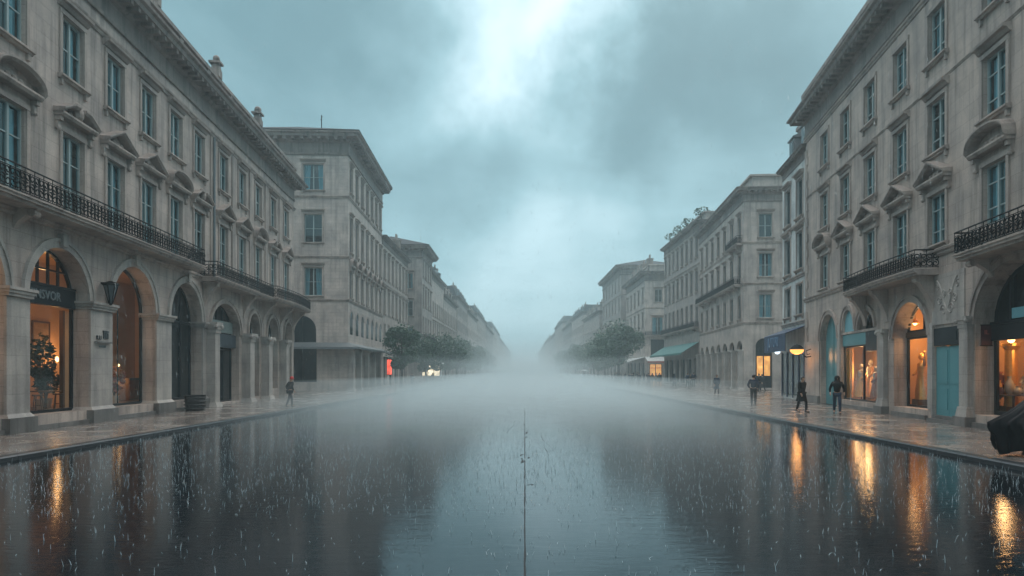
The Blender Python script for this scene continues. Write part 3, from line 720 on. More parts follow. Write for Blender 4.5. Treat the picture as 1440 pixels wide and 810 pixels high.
# wall lantern, plaque, planter on the left
t = thing('wall_lantern', 'unlit black tapered lantern fixed between the two glowing arches on the left', 'lamp', WL, sL(26.9)+.1, -.12, 5.1)
part(t, 'bracket', M['iron'], lambda m: m.box(-.05,.05,-.16,.12,.32,.4)); part(t, 'hood', M['iron'], lambda m: m.lathe([(.001,.46),(.12,.43),(.3,.34),(.3,.28),(.24,.27)], (0,-.24,0), 6)); part(t, 'glass_body', simple('smoky_glass', (.10,.12,.13), .15), lambda m: m.lathe([(.24,.27),(.06,-.42)], (0,-.24,0), 6))
part(t, 'cage', M['iron'], lambda m: [m.tube([(.25*math.cos(a),-.24+.25*math.sin(a),.28),(.06*math.cos(a),-.24+.06*math.sin(a),-.44)], .022, 4) for a in [k*math.pi/3 for k in range(6)]] and m.ball((0,-.24,-.46), .06, 6, 5))
t = thing('wall_plaque', 'small dark lettered plaque on the pale pier left of the plain lit arch', 'plaque', WL, sL(26.9), -.085, 3.15)
part(t, 'emblem', M['emblem'], lambda m: [m.box(x, x+.11, -.035, 0, .12, .40-.03*k) for k, x in enumerate((.06,.19,.32))] and m.box(.04,.46,-.03,0,.36,.44)); part(t, 'ledge', M['plinth'], lambda m: m.box(-.55,.55,-.12,0,-.06,.0))
link('lettering', text_mesh('R.LI', .24, .012, M['emblem']), t, T(-.27, -.02, .14) @ UP); link('lettering', text_mesh('ULIENNE', .13, .01, M['letters']), t, T(0, -.02, -.2) @ UP)
t = thing('planter', 'empty dark wicker planter basket standing against the foot of the third pier', 'planter', WL, sL(34.3), -.75, 0)
part(t, 'basket', M['wicker'], lambda m: (m.lathe([(.001,0),(.42,0),(.5,.75),(.53,.78),(.46,.78),(.42,.6),(.001,.6)], n=16), [m.tube([(.5*math.cos(i*math.pi/8),.5*math.sin(i*math.pi/8),zz) for i in range(17)], .03, 5) for zz in (.12,.3,.48,.66)]))

# ================================================================== RIGHT NEAR BUILDING
def xr(Y): return 15.57 + .1268*(Y - 21.3)
YF1, YN1 = 45.2, 7.0
bR, LR, FI, E0, E1 = building('shop_building', 'tall beige stone building with teal doors and golden lit shop windows on the near right', (xr(YF1), YF1), (xr(YN1), YN1), 14, 19)
kR = LR/(YF1-YN1)
def sR(Y): return (YF1-Y)*kR
wyr = [41.15, 37.5, 33.95, 30.35, 26.95, 22.9, 18.9, 14.9, 10.9]
g1 = [op(sR(y), 1.42, 6.98, 9.0, d=.22) for y in wyr]; g2 = [op(sR(y), 1.42, 10.62, 12.72, d=.22) for y in wyr]; g3 = [op(sR(y), 1.42, 14.3, 16.35, d=.22) for y in wyr]
def iv(a, b, z0, z1, **k): return dict(x0=sR(a), x1=sR(b), z0=z0, z1=z1, **k)
tealarch = iv(41.9, 38.9, .0, 5.35, rise=1.5, d=.35)
shopA = iv(38.2, 33.1, .42, 4.0, d=.3); 
archA = iv(35.6, 33.4, 4.12, 5.05, rise=.9, d=.5); nicheA = iv(37.9, 36.2, 4.12, 5.3, rise=1.1, d=.1, point=.8)
portal = iv(31.1, 27.75, .4, 4.95, rise=1.5, d=.7)
doorT = iv(27.15, 24.95, .25, 3.68, d=.22)
bigarch = iv(24.15, 19.7, .45, 5.55, rise=1.9, d=.72)
arch5 = iv(18.3, 14.1, .45, 5.55, rise=1.9, d=.72); arch6 = iv(12.7, 8.5, .45, 5.55, rise=1.9, d=.72)
HR = 18.7
shell(bR, LR, 14, HR, M['stoneR'], g1+g2+g3+[tealarch, shopA, archA, nicheA, portal, doorT, bigarch, arch5, arch6], None, None, E0, E1)
for i, o in enumerate(g1):
    put_window(bR, FI, o, 'side'); pediment(bR, FI, (o['x0']+o['x1'])/2, 9.4, 2.35, 'seg' if i in (5,7) else ('tri' if i not in (0,) else 'seg'), M['trim'], 1.0)
for o in g2 + g3: put_window(bR, FI, o, 'side')
[surrounds(bR, FI, [o], sill=i not in (2,3,5,6,7)) for i, o in enumerate(g1)]; surrounds(bR, FI, g2, hood=1); surrounds(bR, FI, g3)
for z, q in ((6.5,1.0),(17.0,.8),(13.3,.35)): part(bR, 'string_course', M['trim'], lambda m: band(m, 0, LR, z, q, 1))
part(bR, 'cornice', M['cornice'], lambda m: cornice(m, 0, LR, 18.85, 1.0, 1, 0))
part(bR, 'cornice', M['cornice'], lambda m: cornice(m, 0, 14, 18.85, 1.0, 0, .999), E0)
def parapetR(m):
    m.box(-.2, LR, -.2, .2, 18.93, 19.2); m.box(-.22, LR, -.23, .23, 20.05, 20.3); m.box(-.2, LR, -.1, .1, 19.2, 20.05)
    x = 0.0
    while x < LR:
        m.box(x-.2, x+.25, -.21, .21, 19.2, 20.05)
        for k in range(5):
            m.ball((x+.62+k*.5, -.1, 19.62), .2, 7, 5, 1.5)
        x += 3.0
part(bR, 'parapet', M['cornice'], parapetR)
for za, zb in ((.3,5.9),(6.9,16.6)):
    part(bR, 'quoin_strip', M['trim'], lambda m: [m.box(-.03, .62 if k % 2 else .4, -.06, .02, za+k*.505, za+(k+1)*.505-.0) for k in range(int((zb-za)/.505))])
balcony(bR, FI, sR(35.1), sR(26.8), 6.02, .9, .75, [sR(y) for y in (34.6, 31.9, 27.3)], M['trim'], .12, True)
balcony(bR, FI, sR(23.6), sR(12), 6.02, .95, .75, [sR(y) for y in (23.1, 19.0, 14.5)], M['trim'], 0, False)
# ground floor dressing
for o in (tealarch, portal, bigarch, arch5, arch6, archA, nicheA): part(bR, 'arch_moulding', M['trim'], lambda m: archband(m, o, .3, .12, o['z1']-o['rise']))
def carved(m):
    m.box(sR(27.3), sR(24.8), -.05, .0, 3.8, 5.75); x0 = sR(26.05)
    for sg in (-1, 1):
        for (cx, cz, r, t0) in ((.28,4.35,.24,0),(.62,4.75,.2,2),(.8,5.25,.16,1),(.25,5.0,.18,3)):
            m.tube([(x0+sg*(cx+r*(1-.75*i/18)*math.cos(t0+i*.5)), -.055, cz+r*(1-.75*i/18)*math.sin(t0+i*.5)) for i in range(19)], .028, 5)
        m.tube([(x0+sg*(.06+.75*t*t), -.055, 3.95+1.55*t+.08*math.sin(t*9)) for t in [i/16 for i in range(17)]], .035, 5)
part(bR, 'carved_panel', M['pier'], carved)
for a, b in ((42.6+2.4, 42.1), (38.75, 38.3), (27.65, 27.25)): part(bR, 'pier', M['pier'], lambda m: m.box(sR(a), sR(b), -.07, .0, .45, 3.9 if a > 40 or a < 30 else 4.6))
for (Y, r) in ((32.1, .32), (24.56, .3), (19.0, .42), (13.4, .42)):
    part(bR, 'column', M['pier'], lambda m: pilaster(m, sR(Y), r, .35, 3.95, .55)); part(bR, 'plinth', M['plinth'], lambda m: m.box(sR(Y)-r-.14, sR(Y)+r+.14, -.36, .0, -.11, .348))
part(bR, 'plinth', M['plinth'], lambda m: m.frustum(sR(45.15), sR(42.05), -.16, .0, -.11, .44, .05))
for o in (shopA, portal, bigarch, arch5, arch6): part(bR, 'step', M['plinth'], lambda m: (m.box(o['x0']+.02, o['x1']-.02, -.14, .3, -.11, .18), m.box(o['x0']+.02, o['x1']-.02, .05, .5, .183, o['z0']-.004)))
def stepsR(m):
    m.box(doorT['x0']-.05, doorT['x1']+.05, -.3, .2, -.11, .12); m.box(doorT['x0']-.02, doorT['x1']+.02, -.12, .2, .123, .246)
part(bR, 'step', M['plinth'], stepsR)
# teal shutter arch
o = tealarch
sh = MB(); sh.add([(p[0], .3, p[1]) for p in outline(o)], [tuple(range(len(outline(o))))]);
sh.box((o['x0']+o['x1'])/2-.02, (o['x0']+o['x1'])/2+.02, .27, .31, 0, 5.3)
for k in (-1, 1):
    for z0, z1 in ((.3, 1.5), (1.75, 3.4)): sh.box((o['x0']+o['x1'])/2+k*.7-.5, (o['x0']+o['x1'])/2+k*.7+.5, .275, .305, z0, z1)
sh.build('shutter_door', M['teal'], bR)
part(bR, 'niche_panel', M['tealg'], lambda m: m.add([(p[0], .085, p[1]) for p in outline(nicheA)], [tuple(range(len(outline(nicheA))))]))
# shop A
o = shopA; mid = sR(35.3)
arch_glass(bR, FI, o, .2, M['shop'], 'pane', .09, bars=(mid,), zbars=(3.32,))
part(bR, 'fascia', M['teal'], lambda m: m.box(o['x0']+.05, mid+.6, .06, .3, 3.36, 3.98)); part(bR, 'fascia', M['dframe'], lambda m: m.box(mid+.62, o['x1']-.05, .04, .3, 3.0, 3.98))
arch_glass(bR, FI, archA, .4, M['dpane'], 'pane', .08)
room(bR, FI, sR(42.6), sR(33.25), .42, 3.9, .36, 2.6)
# portal
o = portal; pd = dict(o)
arch_glass(bR, FI, dict(pd, z1=3.5, rise=0), .6, M['shop'], 'pane', .09)
part(bR, 'transom', M['wood'], lambda m: m.box(pd['x0']-.05, pd['x1']-.02, .5, .72, 3.505, 3.72))
arch_glass(bR, FI, dict(x0=pd['x0'], x1=pd['x1'], z0=3.725, z1=4.945, rise=1.2), .6, M['shop'], 'pane', .08, bars=((pd['x0']+pd['x1'])/2,))
room(bR, FI, sR(33.0), sR(27.6), .4, 5.0, .76, 2.6)
# teal door
o = doorT
part(bR, 'door_frame', M['pier'], lambda m: (m.box(o['x0']-.13, o['x0']-.005, -.1, .0, .25, 3.75), m.box(o['x1']+.005, o['x1']+.13, -.1, .0, .25, 3.75)))
part(bR, 'fascia', M['dframe'], lambda m: (m.box(o['x0']+.02, o['x1']-.02, -.05, .2, 2.98, 3.66), m.box(o['x0']+.4, o['x1']-.4, -.07, .0, 3.15, 3.5)))
for k in (0, 1):
    w = (o['x1']-o['x0']-.1)/2; a = o['x0']+.05+k*w
    dr = part(bR, 'door', M['teal'], lambda m: (m.box(a+.006, a+w-.006, .03, .1, .26, 2.95), [m.box(a+.12, a+w-.12, .01, .035, z0, z1) for z0, z1 in ((.5,1.3),(1.5,2.8))]))
    if k: part(dr, 'handle', M['iron'], lambda m: m.ball((a+w-.14, -.01, 1.42), .055, 8, 6), parent=dr)
# big arch shops
for o, lit in ((bigarch, 1), (arch5, 1), (arch6, 0)):
    sp = o['z1']-o['rise']; c = (o['x0']+o['x1'])/2
    fo = arch_glass(bR, FI, o, .66, M['shop'] if lit else M['dpane'], 'pane', .14)
    part(bR, 'fascia', M['dframe'], lambda m: (m.box(o['x0']+.06, o['x1']-.06, .5, .72, 3.05, 3.6), m.box(o['x0']+.04, o['x1']-.04, .46, .73, 3.603, 3.7)))
    part(bR, 'fanlight', M['dpane'], lambda m: m.add([(p[0], .63, max(3.7, p[1])) for p in outline(dict(o, x0=o['x0']+.13, x1=o['x1']-.13, z1=o['z1']-.13))], [tuple(range(len(outline(o))))]))
    part(bR, 'fanlight_panel', M['tealg'], lambda m: m.box(o['x0']+1.2, o['x1']-1.2, .55, .62, 3.75, 4.1))
    part(bR, 'fanlight_bar', M['dframe'], lambda m: [m.box(c+x-.035, c+x+.035, .53, .625, 3.7, top_at(o, c+x)-.1) for x in (-1.1, 0, 1.1)])
    if lit: room(bR, FI, o['x0']-2.6, o['x1']+.2, .45, 3.6, .76, 3.9)
bpy.context.view_layer.update(); WR = bR.matrix_world.copy()
mannequin(WR, sR(38.0), 1.0, .42, 'mannequin in an ochre gown in the lit window beside the teal arch', M['goldcloth'], 1.95, .3); mannequin(WR, sR(35.9), 1.0, .42, 'mannequin in a russet gown in the lit window beside the teal arch', M['redcloth'], 1.8, -.2)
mannequin(WR, sR(38.6), 1.7, .42, 'taller mannequin in gilded cloth at the back of the window beside the teal arch', M['gold'], 2.2)
pendant(WR, sR(37.6), 1.1, 3.9, .5, 'gold pendant lamp over the ochre mannequin', energy=60); pendant(WR, sR(35.6), 1.2, 3.9, .6, 'gold pendant lamp over the russet mannequin', energy=45)
lamp_light(WP(WR, sR(39.3), 1.4, 2.0), 60)
part(bR, 'drape', M['goldcloth'], lambda m: [m.tube([(sR(40.2)+k*.12, 1.0+.06*(k%2), 3.3),(sR(40.2)+k*.11, 1.0+.08*(k%2), 1.6),(sR(40.2)+k*.13, 1.02, .45)], .07, 6) for k in range(6)])
o = portal
t = thing('gilded_statue', 'gilded robed statue glowing behind the arched portal glass', 'statue', WR, sR(31.3), 1.3, .4)
part(t, 'pedestal', M['wood'], lambda m: m.box(-.35,.35,-.3,.3,0,.3))
def stat(m):
    m.smooth = True; n = 36; pts = []; pr = [(.36,.3),(.33,.7),(.27,1.1),(.22,1.4),(.26,1.7),(.27,1.9),(.1,2.02),(.09,2.1)]
    for r, z in pr:
        for i in range(n):
            a = 2*math.pi*i/n; q = r*(1+.12*math.sin(7*a+z*3)*(z < 1.5)); pts.append((q*math.cos(a), q*.75*math.sin(a), z))
    m.add(pts, [(j*n+i, j*n+(i+1)%n, (j+1)*n+(i+1)%n, (j+1)*n+i) for j in range(len(pr)-1) for i in range(n)])
    m.ball((0,-.02,2.25), .14, 10, 8, 1.25); m.tube([(-.25,0,1.85),(-.42,-.08,1.5),(-.2,-.3,1.4)], .075, 8, True, .05); m.tube([(.25,0,1.85),(.45,-.1,2.1),(.5,-.12,2.5)], .075, 8, True, .05)
part(t, 'figure', M['gold'], stat)
pendant(WR, sR(31.8), 1.2, 5.0, .6, 'pendant lamp hanging above the gilded statue', energy=66); lamp_light(WP(WR, sR(30.6), 1.5, 3.2), 75)
o = bigarch; c = (o['x0']+o['x1'])/2
t = thing('lit_column', 'glowing fluted display column in the big arched window on the far right', 'display', WR, sR(25.2), 1.75, .45)
part(t, 'base', M['wood'], lambda m: m.box(-.35,.35,-.35,.35,0,.25)); part(t, 'shaft', M['gold'], lambda m: m.lathe([(.24,.25),(.22,.4),(.2,2.3),(.3,2.45),(.3,2.55)], n=16)); part(t, 'lamp_shade', M['bulb'], lambda m: m.ball((0,0,2.68), .12, 10, 7))
c = sR(24.3); lamp_light(WP(WR, sR(25.4), 1.5, 3.2), 62); lamp_light(WP(WR, sR(23.4), 1.9, 3.0), 60)
table(WR, c-.3, 1.5, .45, 'round display table crowded with vases in the big arched window', .8, .7)
lab = ['squat vase', 'tall bottle shaped vase', 'small bowl shaped vase', 'round bellied vase', 'slim flared vase', 'low jar', 'tall urn']
for k, nm in enumerate(lab):
    a = k*.9; rr = .25 + .3*((k*37 % 10)/10)
    hh = (.3,.55,.16,.38,.5,.25,.65)[k]; bw = (.16,.1,.16,.17,.08,.12,.15)[k]
    v = MB(); v.smooth = True; v.lathe([(.001,0),(bw*.6,0),(bw,hh*.4),(bw*.8,hh*.7),(bw*.35,hh*.85),(bw*.5,hh)], n=14)
    p = WP(WR, c-.3+rr*math.cos(a), 1.5+rr*math.sin(a), .45+.703); q = v.build('vase', (M['ceramic'], M['gold'], M['redcloth'])[k % 3]); q.location = p
    tag(q, f'{nm} of the crowded display table in the big arched window', 'vase', 'vases on the display table')
plant(WR, sR(25.6), 1.35, .45, 'flowering plant with russet leaves left of the display table', 1.35, M['redcloth']); plant(WR, sR(23.2), 1.5, .45, 'golden leafed plant right of the display table', 1.5, M['goldcloth'])
lamp_light(WP(WR, (arch5['x0']+arch5['x1'])/2, 2.2, 2.9), 130)
mannequin(WR, (arch5['x0']+arch5['x1'])/2-.5, 1.6, .45, 'mannequin in an ochre gown in the arch nearest the camera on the right', M['goldcloth'])
t = thing('wall_plaque', 'small maroon plaque on the jamb of the big arched window', 'plaque', WR, sR(24.15)+.004, .36, 3.25, R(90))
part(t, 'plate', M['plaque_red'], lambda m: m.box(-.18,.18,-.03,0,-.35,.35)); part(t, 'frame', M['iron'], lambda m: (m.box(-.2,.2,-.035,0,.352,.38), m.box(-.2,.2,-.035,0,-.38,-.352)))
link('lettering', text_mesh('IL', .22, .01, M['redcanvas']), t, T(0,-.034,.1) @ UP)
# lit wall lamp at the far corner
t = thing('wall_lamp', 'glowing orange dome lamp on a curled iron bracket at the corner of the right building', 'lamp', WR, sR(43.9), 0, 3.3)
part(t, 'bracket', M['iron'], lambda m: (m.tube([(.1,0,-.35),(.1,-.35,-.42),(.1,-.6,-.2),(.1,-.85,.25),(0,-.9,.42)], .045, 6), m.tube([(.1,-.05,.1),(.1,-.35,.0),(.1,-.3,-.25),(.1,-.12,-.2)], .035, 6), m.box(0,.2,-.04,0,-.5,.25)))
part(t, 'hood', M['iron'], lambda m: m.lathe([(.001,.42),(.2,.36),(.4,.18),(.44,.08)], (0,-.9,0), 16)); part(t, 'bulb', M['orange'], lambda m: m.lathe([(.42,.08),(.42,-.02),(.3,-.16),(.12,-.22),(.001,-.23)], (0,-.9,0), 16))
lamp_light(WP(WR, sR(43.9), -.9, 2.9), 26, (1,.42,.12), .25)

# ================================================================== generic buildings down the street
def grid(L, n, z0, z1, w, m0=None, **k):
    m0 = L/(n*2) if m0 is None else m0
    return [op(m0 + i*(L-2*m0)/max(1, n-1), w, z0, z1, **k) for i in range(n)]
def street_building(name, label, P, Q, D, H, mat, rows, ncol, w=1.15, ground='shops', side=None, near='start', roof='flat', awn=None, eave=.7, bandz=(), balc=(), ng=None, gz=3.9, far=False, attic=0, garch=False, gop=None):
    b, L, F, E0, E1 = building(name, label, P, Q, D, H)
    ops = []
    for (z0, z1) in rows: ops += grid(L, ncol, z0, z1, w, d=.25)
    up = list(ops); gnd = []
    if ground:
        ng = ng or max(2, round(L/4)); 
        gnd = grid(L, ng, .1, gz, L/ng*.66, d=.45, **({'rise': min(1.0, L/ng*.33), 'point': .85} if garch else {})); ops = ops + gnd
    S = side or []
    shell(b, L, D, H, mat, ops, S if near == 'start' else None, S if near == 'end' else None, E0, E1)
    SF = E0 if near == 'start' else E1
    if not far:
        for o in up: put_window(b, F, o, 'far')
        surrounds(b, F, up[:ncol*2], .13, .05, True, 1); surrounds(b, F, up[ncol*2:], .13, .05)
    else:
        for o in up: put_window(b, F, o, 'far')
    for o in S:
        if o.get('rise') or o.get('shop'): arch_glass(b, SF, o, .3, M['dpane'], 'pane', .1, bars=((o['x0']+o['x1'])/2,), frame_name='shop_front')
        else: put_window(b, SF, o, 'two')
    surrounds(b, SF, [o for o in S if not o.get('rise') and not o.get('shop')], .16, .06, True, 1)
    for o in gnd: arch_glass(b, F, o, .4, M['dpane'], 'pane', .1, bars=((o['x0']+o['x1'])/2,), frame_name='shop_front')
    e0, e1 = (1, 0) if near == 'start' else (0, 1)
    for z in bandz:
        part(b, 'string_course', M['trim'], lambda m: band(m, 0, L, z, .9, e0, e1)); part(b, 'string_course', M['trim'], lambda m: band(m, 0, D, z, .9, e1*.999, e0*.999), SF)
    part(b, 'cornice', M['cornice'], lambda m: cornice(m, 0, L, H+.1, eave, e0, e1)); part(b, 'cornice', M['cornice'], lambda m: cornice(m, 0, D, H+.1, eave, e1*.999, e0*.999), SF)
    if roof == 'hip':
        ex = eave*1.02; x0, x1 = (-ex if near == 'start' else 0), L+(ex if near == 'end' else 0); z = H+.19; h = 2.4
        part(b, 'hip_roof', M['roof'], lambda m: m.add([(x0,-ex,z),(x1,-ex,z),(x1,D,z),(x0,D,z),(x0+D*.45,D*.45,z+h),(x1-D*.45 if x1-D*.9 > x0 else (x0+x1)/2,D*.45,z+h)], [(0,1,5,4),(1,2,5),(2,3,4,5),(3,0,4),(0,3,2,1)]))
    if roof == 'mansard':
        z = H+.1; h = 2.6
        part(b, 'mansard_roof', M['roof'], lambda m: m.add([(0,.2,z),(L,.2,z),(L,D,z),(0,D,z),(.4,1.4,z+h),(L-.4,1.4,z+h),(L-.4,D-1,z+h),(.4,D-1,z+h)], [(0,1,5,4),(1,2,6,5),(2,3,7,6),(3,0,4,7),(4,5,6,7)]))
        for k in range(max(2, ncol//2)):
            x = L*(k+.5)/max(2, ncol//2)
            dm = part(b, 'dormer', M['zinc'], lambda m: (m.box(x-.6, x+.6, .25, 1.6, z+.2, z+1.9), m.prof(x-.75, x+.75, [(-.15,z+1.9),(-.15,z+2.0),(-.9,z+2.3),(-1.6,z+1.95)])))
            part(dm, 'pane', M['dpane'], lambda m: m.box(x-.42, x+.42, .22, .252, z+.45, z+1.7), parent=dm)
    if roof in ('mansard', 'flat', 'chim'):
        for k in range(2 if L < 25 else 4):
            x = L*(.12+.76*k/(1 if L < 25 else 3)) + rnd.uniform(-1, 1)
            def ch(m): 
                m.box(x-.8, x+.8, .9, 2.0, H, H+3.0); m.box(x-.9, x+.9, .8, 2.1, H+2.9, H+3.15)
                for q in (-.45,0,.45): m.lathe([(.15,H+3.15),(.11,H+4.0)], (x+q,1.45,0), 7)
            part(b, 'chimney', M['cornice'], ch)
    if attic:
        part(b, 'attic', mat, lambda m: (m.box(1.2 if near == 'start' else 1, L-1.2, 1.2, D-1, H+.1, H+attic), m.box(.9, L-.9, .9, D-.7, H+attic+.003, H+attic+.2)))
    for z in balc:
        balcony(b, F, .3, L-.3, z, .7, .8, [L*(i+.5)/5 for i in range(5)], M['trim'])
    if awn:
        amat, az, ao, ad = awn
        part(b, 'awning', amat, lambda m: m.prof(.2, L-.2, [(0.02,az),(.02,az+.06),(ao,az-ad+.06),(ao,az-ad-.22),(ao-.03,az-ad-.22),(ao-.03,az-ad)]))
    bpy.context.view_layer.update()
    return b, L, F, SF

# left row ---------------------------------------------------------
D2 = 14
# near end is local x=0 for the left side
s2 = [op(D2-1.6-2.2+.35, 2.0, 20.0, 22.6), op(D2-3.45, 1.75, 14.8, 17.6), op(D2-3.45, 1.75, 9.5, 12.3), dict(x0=D2-6.0, x1=D2-3.15, z0=4.85, z1=7.5, rise=1.42, d=.35), dict(x0=D2-6.0, x1=D2-3.1, z0=.9, z1=4.35, d=.3, shop=1), op(D2-9.3, 1.75, 14.8, 17.6), op(D2-9.3, 1.75, 9.5, 12.3), op(D2-9.3, 2.0, 20.0, 22.6)]
b2, L2, F2, SF2 = street_building('corner_palazzo', 'tall square stone corner block with dark deep eaves beyond the arcade building on the left', (-17.6,68), (-18.4,88), D2, 25.4, M['brick'], [(20.0,22.6),(14.0,17.5),(9.4,12.1)], 7, 1.25, ground='shops', side=s2, eave=1.35, roof='hip', bandz=(19.2,13.2,8.9,4.55), ng=5, gz=4.1)
for i in range(7): part(b2, 'arch_moulding', M['trim'], lambda m: archband(m, op(L2/14 + i*(L2-L2/7)/6, 1.3, 5.7, 8.0, rise=.65), .16, .08))
for i in range(7): part(b2, 'arched_pane', M['dpane'], lambda m: m.add([(p[0], -.015, p[1]) for p in outline(op(L2/14 + i*(L2-L2/7)/6, 1.3, 5.7, 8.0, rise=.65))], [tuple(range(17))]))
part(b2, 'canopy', M['zinc'], lambda m: m.prof(0, L2, [(0,4.5),(1.4,4.15),(1.4,4.35),(0,4.85)], 1, 0)); part(b2, 'canopy', M['zinc'], lambda m: m.prof(D2-6.5, D2, [(0,4.5),(1.4,4.15),(1.4,4.35),(0,4.85)], 0, .999), SF2)
for i in range(5): part(b2, 'column', M['pier'], lambda m: column(m, L2*i/5+(.3 if i == 0 else 0), -.25, .3, -.1, 4.2, .4))
for i in range(7): pediment(b2, F2, L2/14 + i*(L2-L2/7)/6, 12.5, 1.9, 'seg', M['trim'])
t = part(b2, 'antenna', M['iron'], lambda m: (m.tube([(1.5,3,26.4),(1.5,3,28.0)], .05, 5), m.tube([(1.0,2.8,27.7),(2.0,3.2,27.7)], .04, 5), m.tube([(1.1,2.9,27.3),(1.9,3.1,27.3)], .04, 5)))
street_building('plain_block', 'lower plain stone block with paired windows directly after the eaved corner block', (-18.4,88.2), (-18.7,109), 13, 19.4, M['far1'], [(14.2,17.4),(9.6,12.6),(5.6,8.2)], 7, 1.2, eave=.7, roof='chim', bandz=(4.6,13.2))
sd4 = [op(10.8, 1.4, 15.5, 18), op(10.8, 1.4, 11, 13.5), op(10.8, 1.4, 6.6, 9), op(7.3, 1.4, 15.5, 18)]
street_building('eaved_tower_house', 'taller narrow house with wide dark overhanging eaves behind the street trees on the left', (-16.8,111.5), (-16.9,124), 13, 22.3, M['far2'], [(17.6,20.4),(12.8,15.8),(8,11)], 4, 1.2, side=sd4, eave=1.3, roof='hip', bandz=(6.6,), balc=(7.2,), awn=(M['palecanvas'],4.0,1.6,.5))
left_row = [(126.5,148,-17.6,20.5,'mansard','far3','pale mansard house with chimneys just past the wide eaved tower house'), (149,176,-17.6,18.6,'flat','far1','low flat roofed stone terrace second beyond the eaved tower house'), (177,208,-17.5,21.5,'mansard','far2','grey mansard terrace midway down the hazy left row'), (209,250,-17.5,20.5,'flat','far3','pale flat roofed block in the hazy left row where the tree line thins'), (251,305,-17.5,23.5,'mansard','far1','faint mansard block in the mist of the left row'), (306,380,-17.6,22.5,'flat','far2','very faint flat block near the misty end of the left row'), (381,480,-17.8,27,'mansard','far3','barely visible block at the far misty end of the left row'), (481,640,-17.8,25,'flat','far1','ghostly last but one block where the left row dissolves in mist'), (641,880,-17.6,25,'flat','far2','last block of the left row, dissolved in the mist by the vanishing point')]
for k, (a, b, x, h, rf, mt, lb) in enumerate(left_row):
    fl = [(4.9+i*3.9, 7.5+i*3.9) for i in range(int((h-5)/3.9))]
    street_building('terrace_house', lb, (x,a), (x,b), 13, h, M[mt], fl, max(5, min(12, round((b-a)/3.2))), 1.25, eave=.75, roof=rf, bandz=(4.3,), balc=(4.75,) if k < 3 else (), ng=5, far=k > 1, attic=(0,2.6,0,2.2,0,2.8,0,2,0)[k])
# right row: near end is local x=L -----------------------------------
bp, Lp, Fp, SFp = street_building('pale_narrow_house', 'narrow pale bluish rendered house with navy awning squeezed behind the right building', (19.4+.08,51.6), (18.75,45.45), 13, 16.9, M['pale'], [(12.6,15.2),(9.0,11.6),(5.9,8.0)], 2, 1.5, ground=None, near='end', eave=.5, roof='mansard', bandz=(5.2,8.4,12.0))
part(bp, 'shop_front', M['dpane'], lambda m: (m.box(.2, Lp-.2, -.06, .0, .3, 3.3))); part(bp, 'shop_frame', M['navy'], lambda m: [m.box(x, x+.14, -.12, -.062, .1, 3.4) for x in (.15,1.6,3.1,4.6,Lp-.3)])
aw = part(bp, 'awning', M['navy'], lambda m: m.prof(.05, Lp-.1, [(.02,5.0),(.02,5.06),(1.35,4.55),(1.35,3.35),(1.31,3.35),(1.31,4.5)]))
link('lettering', text_mesh('JUTURI', 1.0, .012, M['navy_letters']), aw, T(Lp*.45,-1.365,4.0) @ UP)
WPp = bp.matrix_world.copy()
t = thing('globe_lamp', 'small white globe lamp hanging under the navy awning', 'lamp', WPp, Lp*.42, -1.0, 3.9)
part(t, 'cord', M['iron'], lambda m: m.tube([(0,0,.5),(0,0,-.3)], .015, 5)); part(t, 'bulb', M['white_lamp'], lambda m: m.ball((0,0,-.5), .2, 10, 8))
D3 = 14
s3 = [op(2.3, 1.35, 16.3, 18.8), op(2.3, 1.35, 12.1, 14.6), op(2.3, 1.35, 7.7, 10.2), dict(x0=1.25, x1=3.0, z0=.2, z1=5.5, rise=.87, d=.4), op(6.3, 1.35, 16.3, 18.8), op(6.3, 1.35, 12.1, 14.6), op(6.3, 1.35, 7.7, 10.2), dict(x0=5.4, x1=7.2, z0=.2, z1=5.4, rise=.9, d=.4)]
b3, L3, F3, SF3 = street_building('corner_mansion', 'grey stone corner mansion with a row of dark ground floor arches on the right', (25.1,98), (23.4,73), D3, 21.4, M['far1'], [(16.3,18.8),(12.1,14.6),(7.7,10.2)], 7, 1.3, ground='arch', side=s3, near='end', eave=.95, roof='none', bandz=(7.0,11.2,15.6), ng=7, gz=5.3, garch=True, attic=1.7)
for i in range(8): part(b3, 'column', M['pier'], lambda m: column(m, L3*i/7+(.4 if i == 0 else (-.4 if i == 7 else 0)), -.2, .28, -.1, 4.3, .4))
balcony(b3, F3, 1, L3-1, 11.4, .75, .8, [3,7,11,15,19,23], M['trim']); balcony(b3, F3, L3-6, L3-.5, 15.8, .6, .8, [L3-5,L3-1.5], M['trim'])
part(b3, 'roof_ornament', M['iron'], lambda m: [m.tube([(L3-2+.0, 4+k*.9, 23.2),(L3-2+.5*math.sin(k), 4+k*.9+.5, 24.2),(L3-1.6, 4.4+k*.9, 23.6)], .12, 6) for k in range(5)])
sd = part(b3, 'lit_doorway', M['amber_lit'], lambda m: m.box(1.42, 2.83, .22, .26, 1.5, 3.6), SF3)
part(b3, 'door_frame', M['dframe'], lambda m: [m.box(a, b, .14, .3, c, d) for a, b, c, d in ((1.3,1.42,.2,4),(2.83,2.95,.2,4),(2.06,2.18,.2,3.6),(1.425,2.055,.2,1.5),(2.185,2.825,.2,1.5),(1.425,2.825,3.605,4))], SF3)
street_building('terrace_house', 'stone terrace house with green awning and plants along its roof on the right', (24.9,122), (25.15,98.3), 13, 23.6, M['far2'], [(18.6,21.6),(13.6,16.6),(9.0,12)], 8, 1.25, near='end', eave=.8, roof='none', bandz=(17.4,7.6,), balc=(8.4,), awn=(M['green'],6.2,2.6,1.6), ng=6, attic=1.5)
